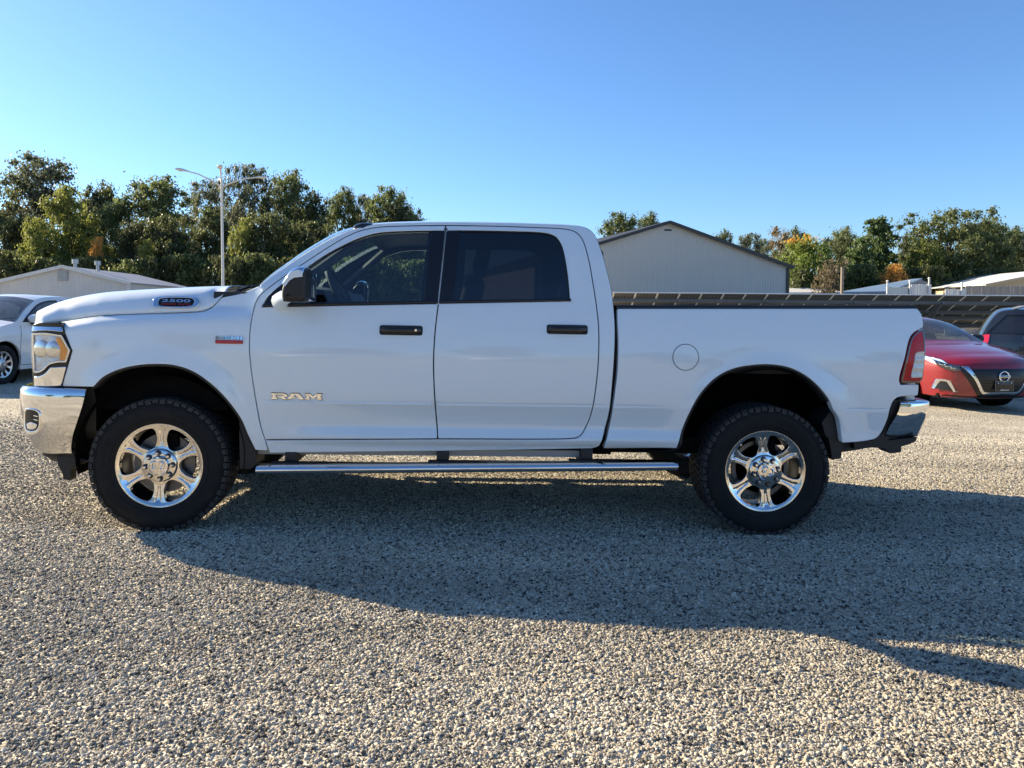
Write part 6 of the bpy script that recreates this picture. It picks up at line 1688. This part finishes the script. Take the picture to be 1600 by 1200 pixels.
suv, vf3, tl3, parts3 = make_car("sport_utility_vehicle", 5.0, W3, top3, (.95, 3.81), .375, win3, prof3, plan3,
    [("front_bumper", 0, 4, M_NAVY), ("hood", 4, 7, M_NAVY), ("windscreen", 7, 9, M_CARGLASS), ("roof", 9, 13, M_NAVY), ("rear_window", 13, 15, M_DARKGLASS), ("tailgate", 15, 17, M_NAVY), ("rear_bumper", 17, 19, M_BLACK)],
    M_NAVY, (M_CARGLASS, (M_CARGLASS, M_DARKGLASS, M_DARKGLASS)), lambda t, tl: np.interp(tl[:, 0], [0, .3, 1.3, 2.0, 2.5, 4.3, 4.7, 5.0], [.14, .06, .06, .06, .05, .05, .06, .08]), under=.28, rim=M_GALV, nspoke=5,
    doors=([(1.45, .40), (1.42, .8), (1.5, 1.12)], [(2.72, .38), (2.70, .8), (2.71, 1.14)], [(3.60, .70), (3.85, .95), (3.86, 1.18)]))
tag(suv, "dark navy sport utility vehicle at the right edge behind the red sedan", "car")
R3 = lambda a, b, d: np.stack([a, W3-d, b], -1)
tl_out = smooth_loop([(4.70, 1.20), (4.84, 1.16), (4.93, .98), (4.90, .90), (4.78, .92), (4.72, 1.06)], .03, corner=50)
M_TAIL2 = pm("tail_lamp_bright", (.62, .02, .05), rough=.2, coat=1, var=.2, vscale=40)
for fr in (SIDE, R3):
    sheet("tail_lamp", [tl_out], lambda a, b: vf3(a, b)-.014, M_TAIL2, suv, fr, sp=.04, edge=.006, thick=.02, ds=.03)
    for u in (2.55, 3.52): handle(suv, u, 1.02, vf3, M_CHROME, fr)
    wn_ = smooth_loop(win3[1], .04, corner=45); w2_ = wn_ if area2(wn_) > 0 else wn_[::-1]; n2, _ = loop_normals(w2_)
    sheet("window_chrome", [w2_+n2*.018, w2_-n2*.008], lambda a, b: vf3(a, b)-.008, M_CHROME, suv, fr, sp=.08, edge=.002, thick=.01, ds=.04)
    G = np.array([[frp for frp in [fr(np.array(4.10-.30*t+dx), np.array(1.20+.36*t), np.array(float(vf3(4.10-.30*t, 1.20+.36*t))-.010)) for dx in (-.006, .006)]] for t in np.linspace(0, 1, 10)]); loft("glass_divider", G, M_GALV, suv)
    rl = MB(); pts = [(2.3, .33, 1.735), (2.6, .34, 1.80), (3.4, .34, 1.815), (4.1, .33, 1.78), (4.3, .33, 1.72)]
    G = [fr(np.array(p[0]), np.array(p[2]), np.array(p[1])) for p in pts]; rl.tube([tuple(map(float, g)) for g in G], .022, 8); rl.build("roof_rail", M_GALV, suv, True)
    sheet("side_badge", [rrect(4.02, 1.115, 4.12, 1.14, .006)], lambda a, b: vf3(a, b)-.004, M_CHROME, suv, fr, sp=.05, edge=.001, thick=.003, ds=.02)
    sheet("lower_cladding", [smooth_loop([(.1, .30), (1.4, .30), (3.3, .30), (4.9, .34), (4.9, .42), (4.3, .45), (3.3, .42), (1.45, .42), (.12, .42)], .08, corner=50)], lambda a, b: vf3(a, b)-.003, M_BLACK, suv, fr, sp=.08, edge=.003, thick=.006, ds=.08) if False else None
cp = P(1527, 522, 16.2)
place_car(suv, (float(cp[0]), 16.2), (4.93, W3-.08), (.87, -.50), gz=-.30)

# ================================================================== what stands behind the camera and shows only as faint reflections in the truck's side
for i, (x, y, h, w, key) in enumerate(((-46, -52, 13, 11, "oak_olive"), (-33, -56, 11, 10, "broad_dark"), (-21, -50, 14, 11, "oak_grey"), (-9, -58, 10, 12, "broad_dark"), (4, -54, 12, 10, "oak_olive"), (16, -50, 9, 10, "yellow"), (28, -57, 13, 12, "broad_dark"), (41, -52, 12, 11, "oak_big"))):
    tm, lm, ph, pw = PROTO[key]
    r_ = empty("deciduous_tree", (x, y, -.4)); tag(r_, "tree of the row behind the camera, mirrored faintly in the truck's side", "tree", "trees behind the camera")
    for nm, me in (("trunk", tm), ("crown", lm)):
        o = bpy.data.objects.new(nm, me); link(o, r_); o.scale = (w/pw, w/pw, h/ph); o.rotation_euler = (0, 0, i*1.7)

for src, pos, fwd, lab in ((sed, (-4.5, -13.0), (.15, .99), "white sedan behind the camera, mirrored faintly in the front door"), (sed, (1.2, -14.0), (.1, .99), "white sedan behind the camera, mirrored faintly in the rear door"), (suv, (7.5, -13.5), (-.1, .99), "dark sport utility vehicle behind the camera, mirrored faintly in the bed side")):
    c_ = copy_tree(src); c_["label"] = lab
    place_car(c_, pos, (0, .9), fwd)
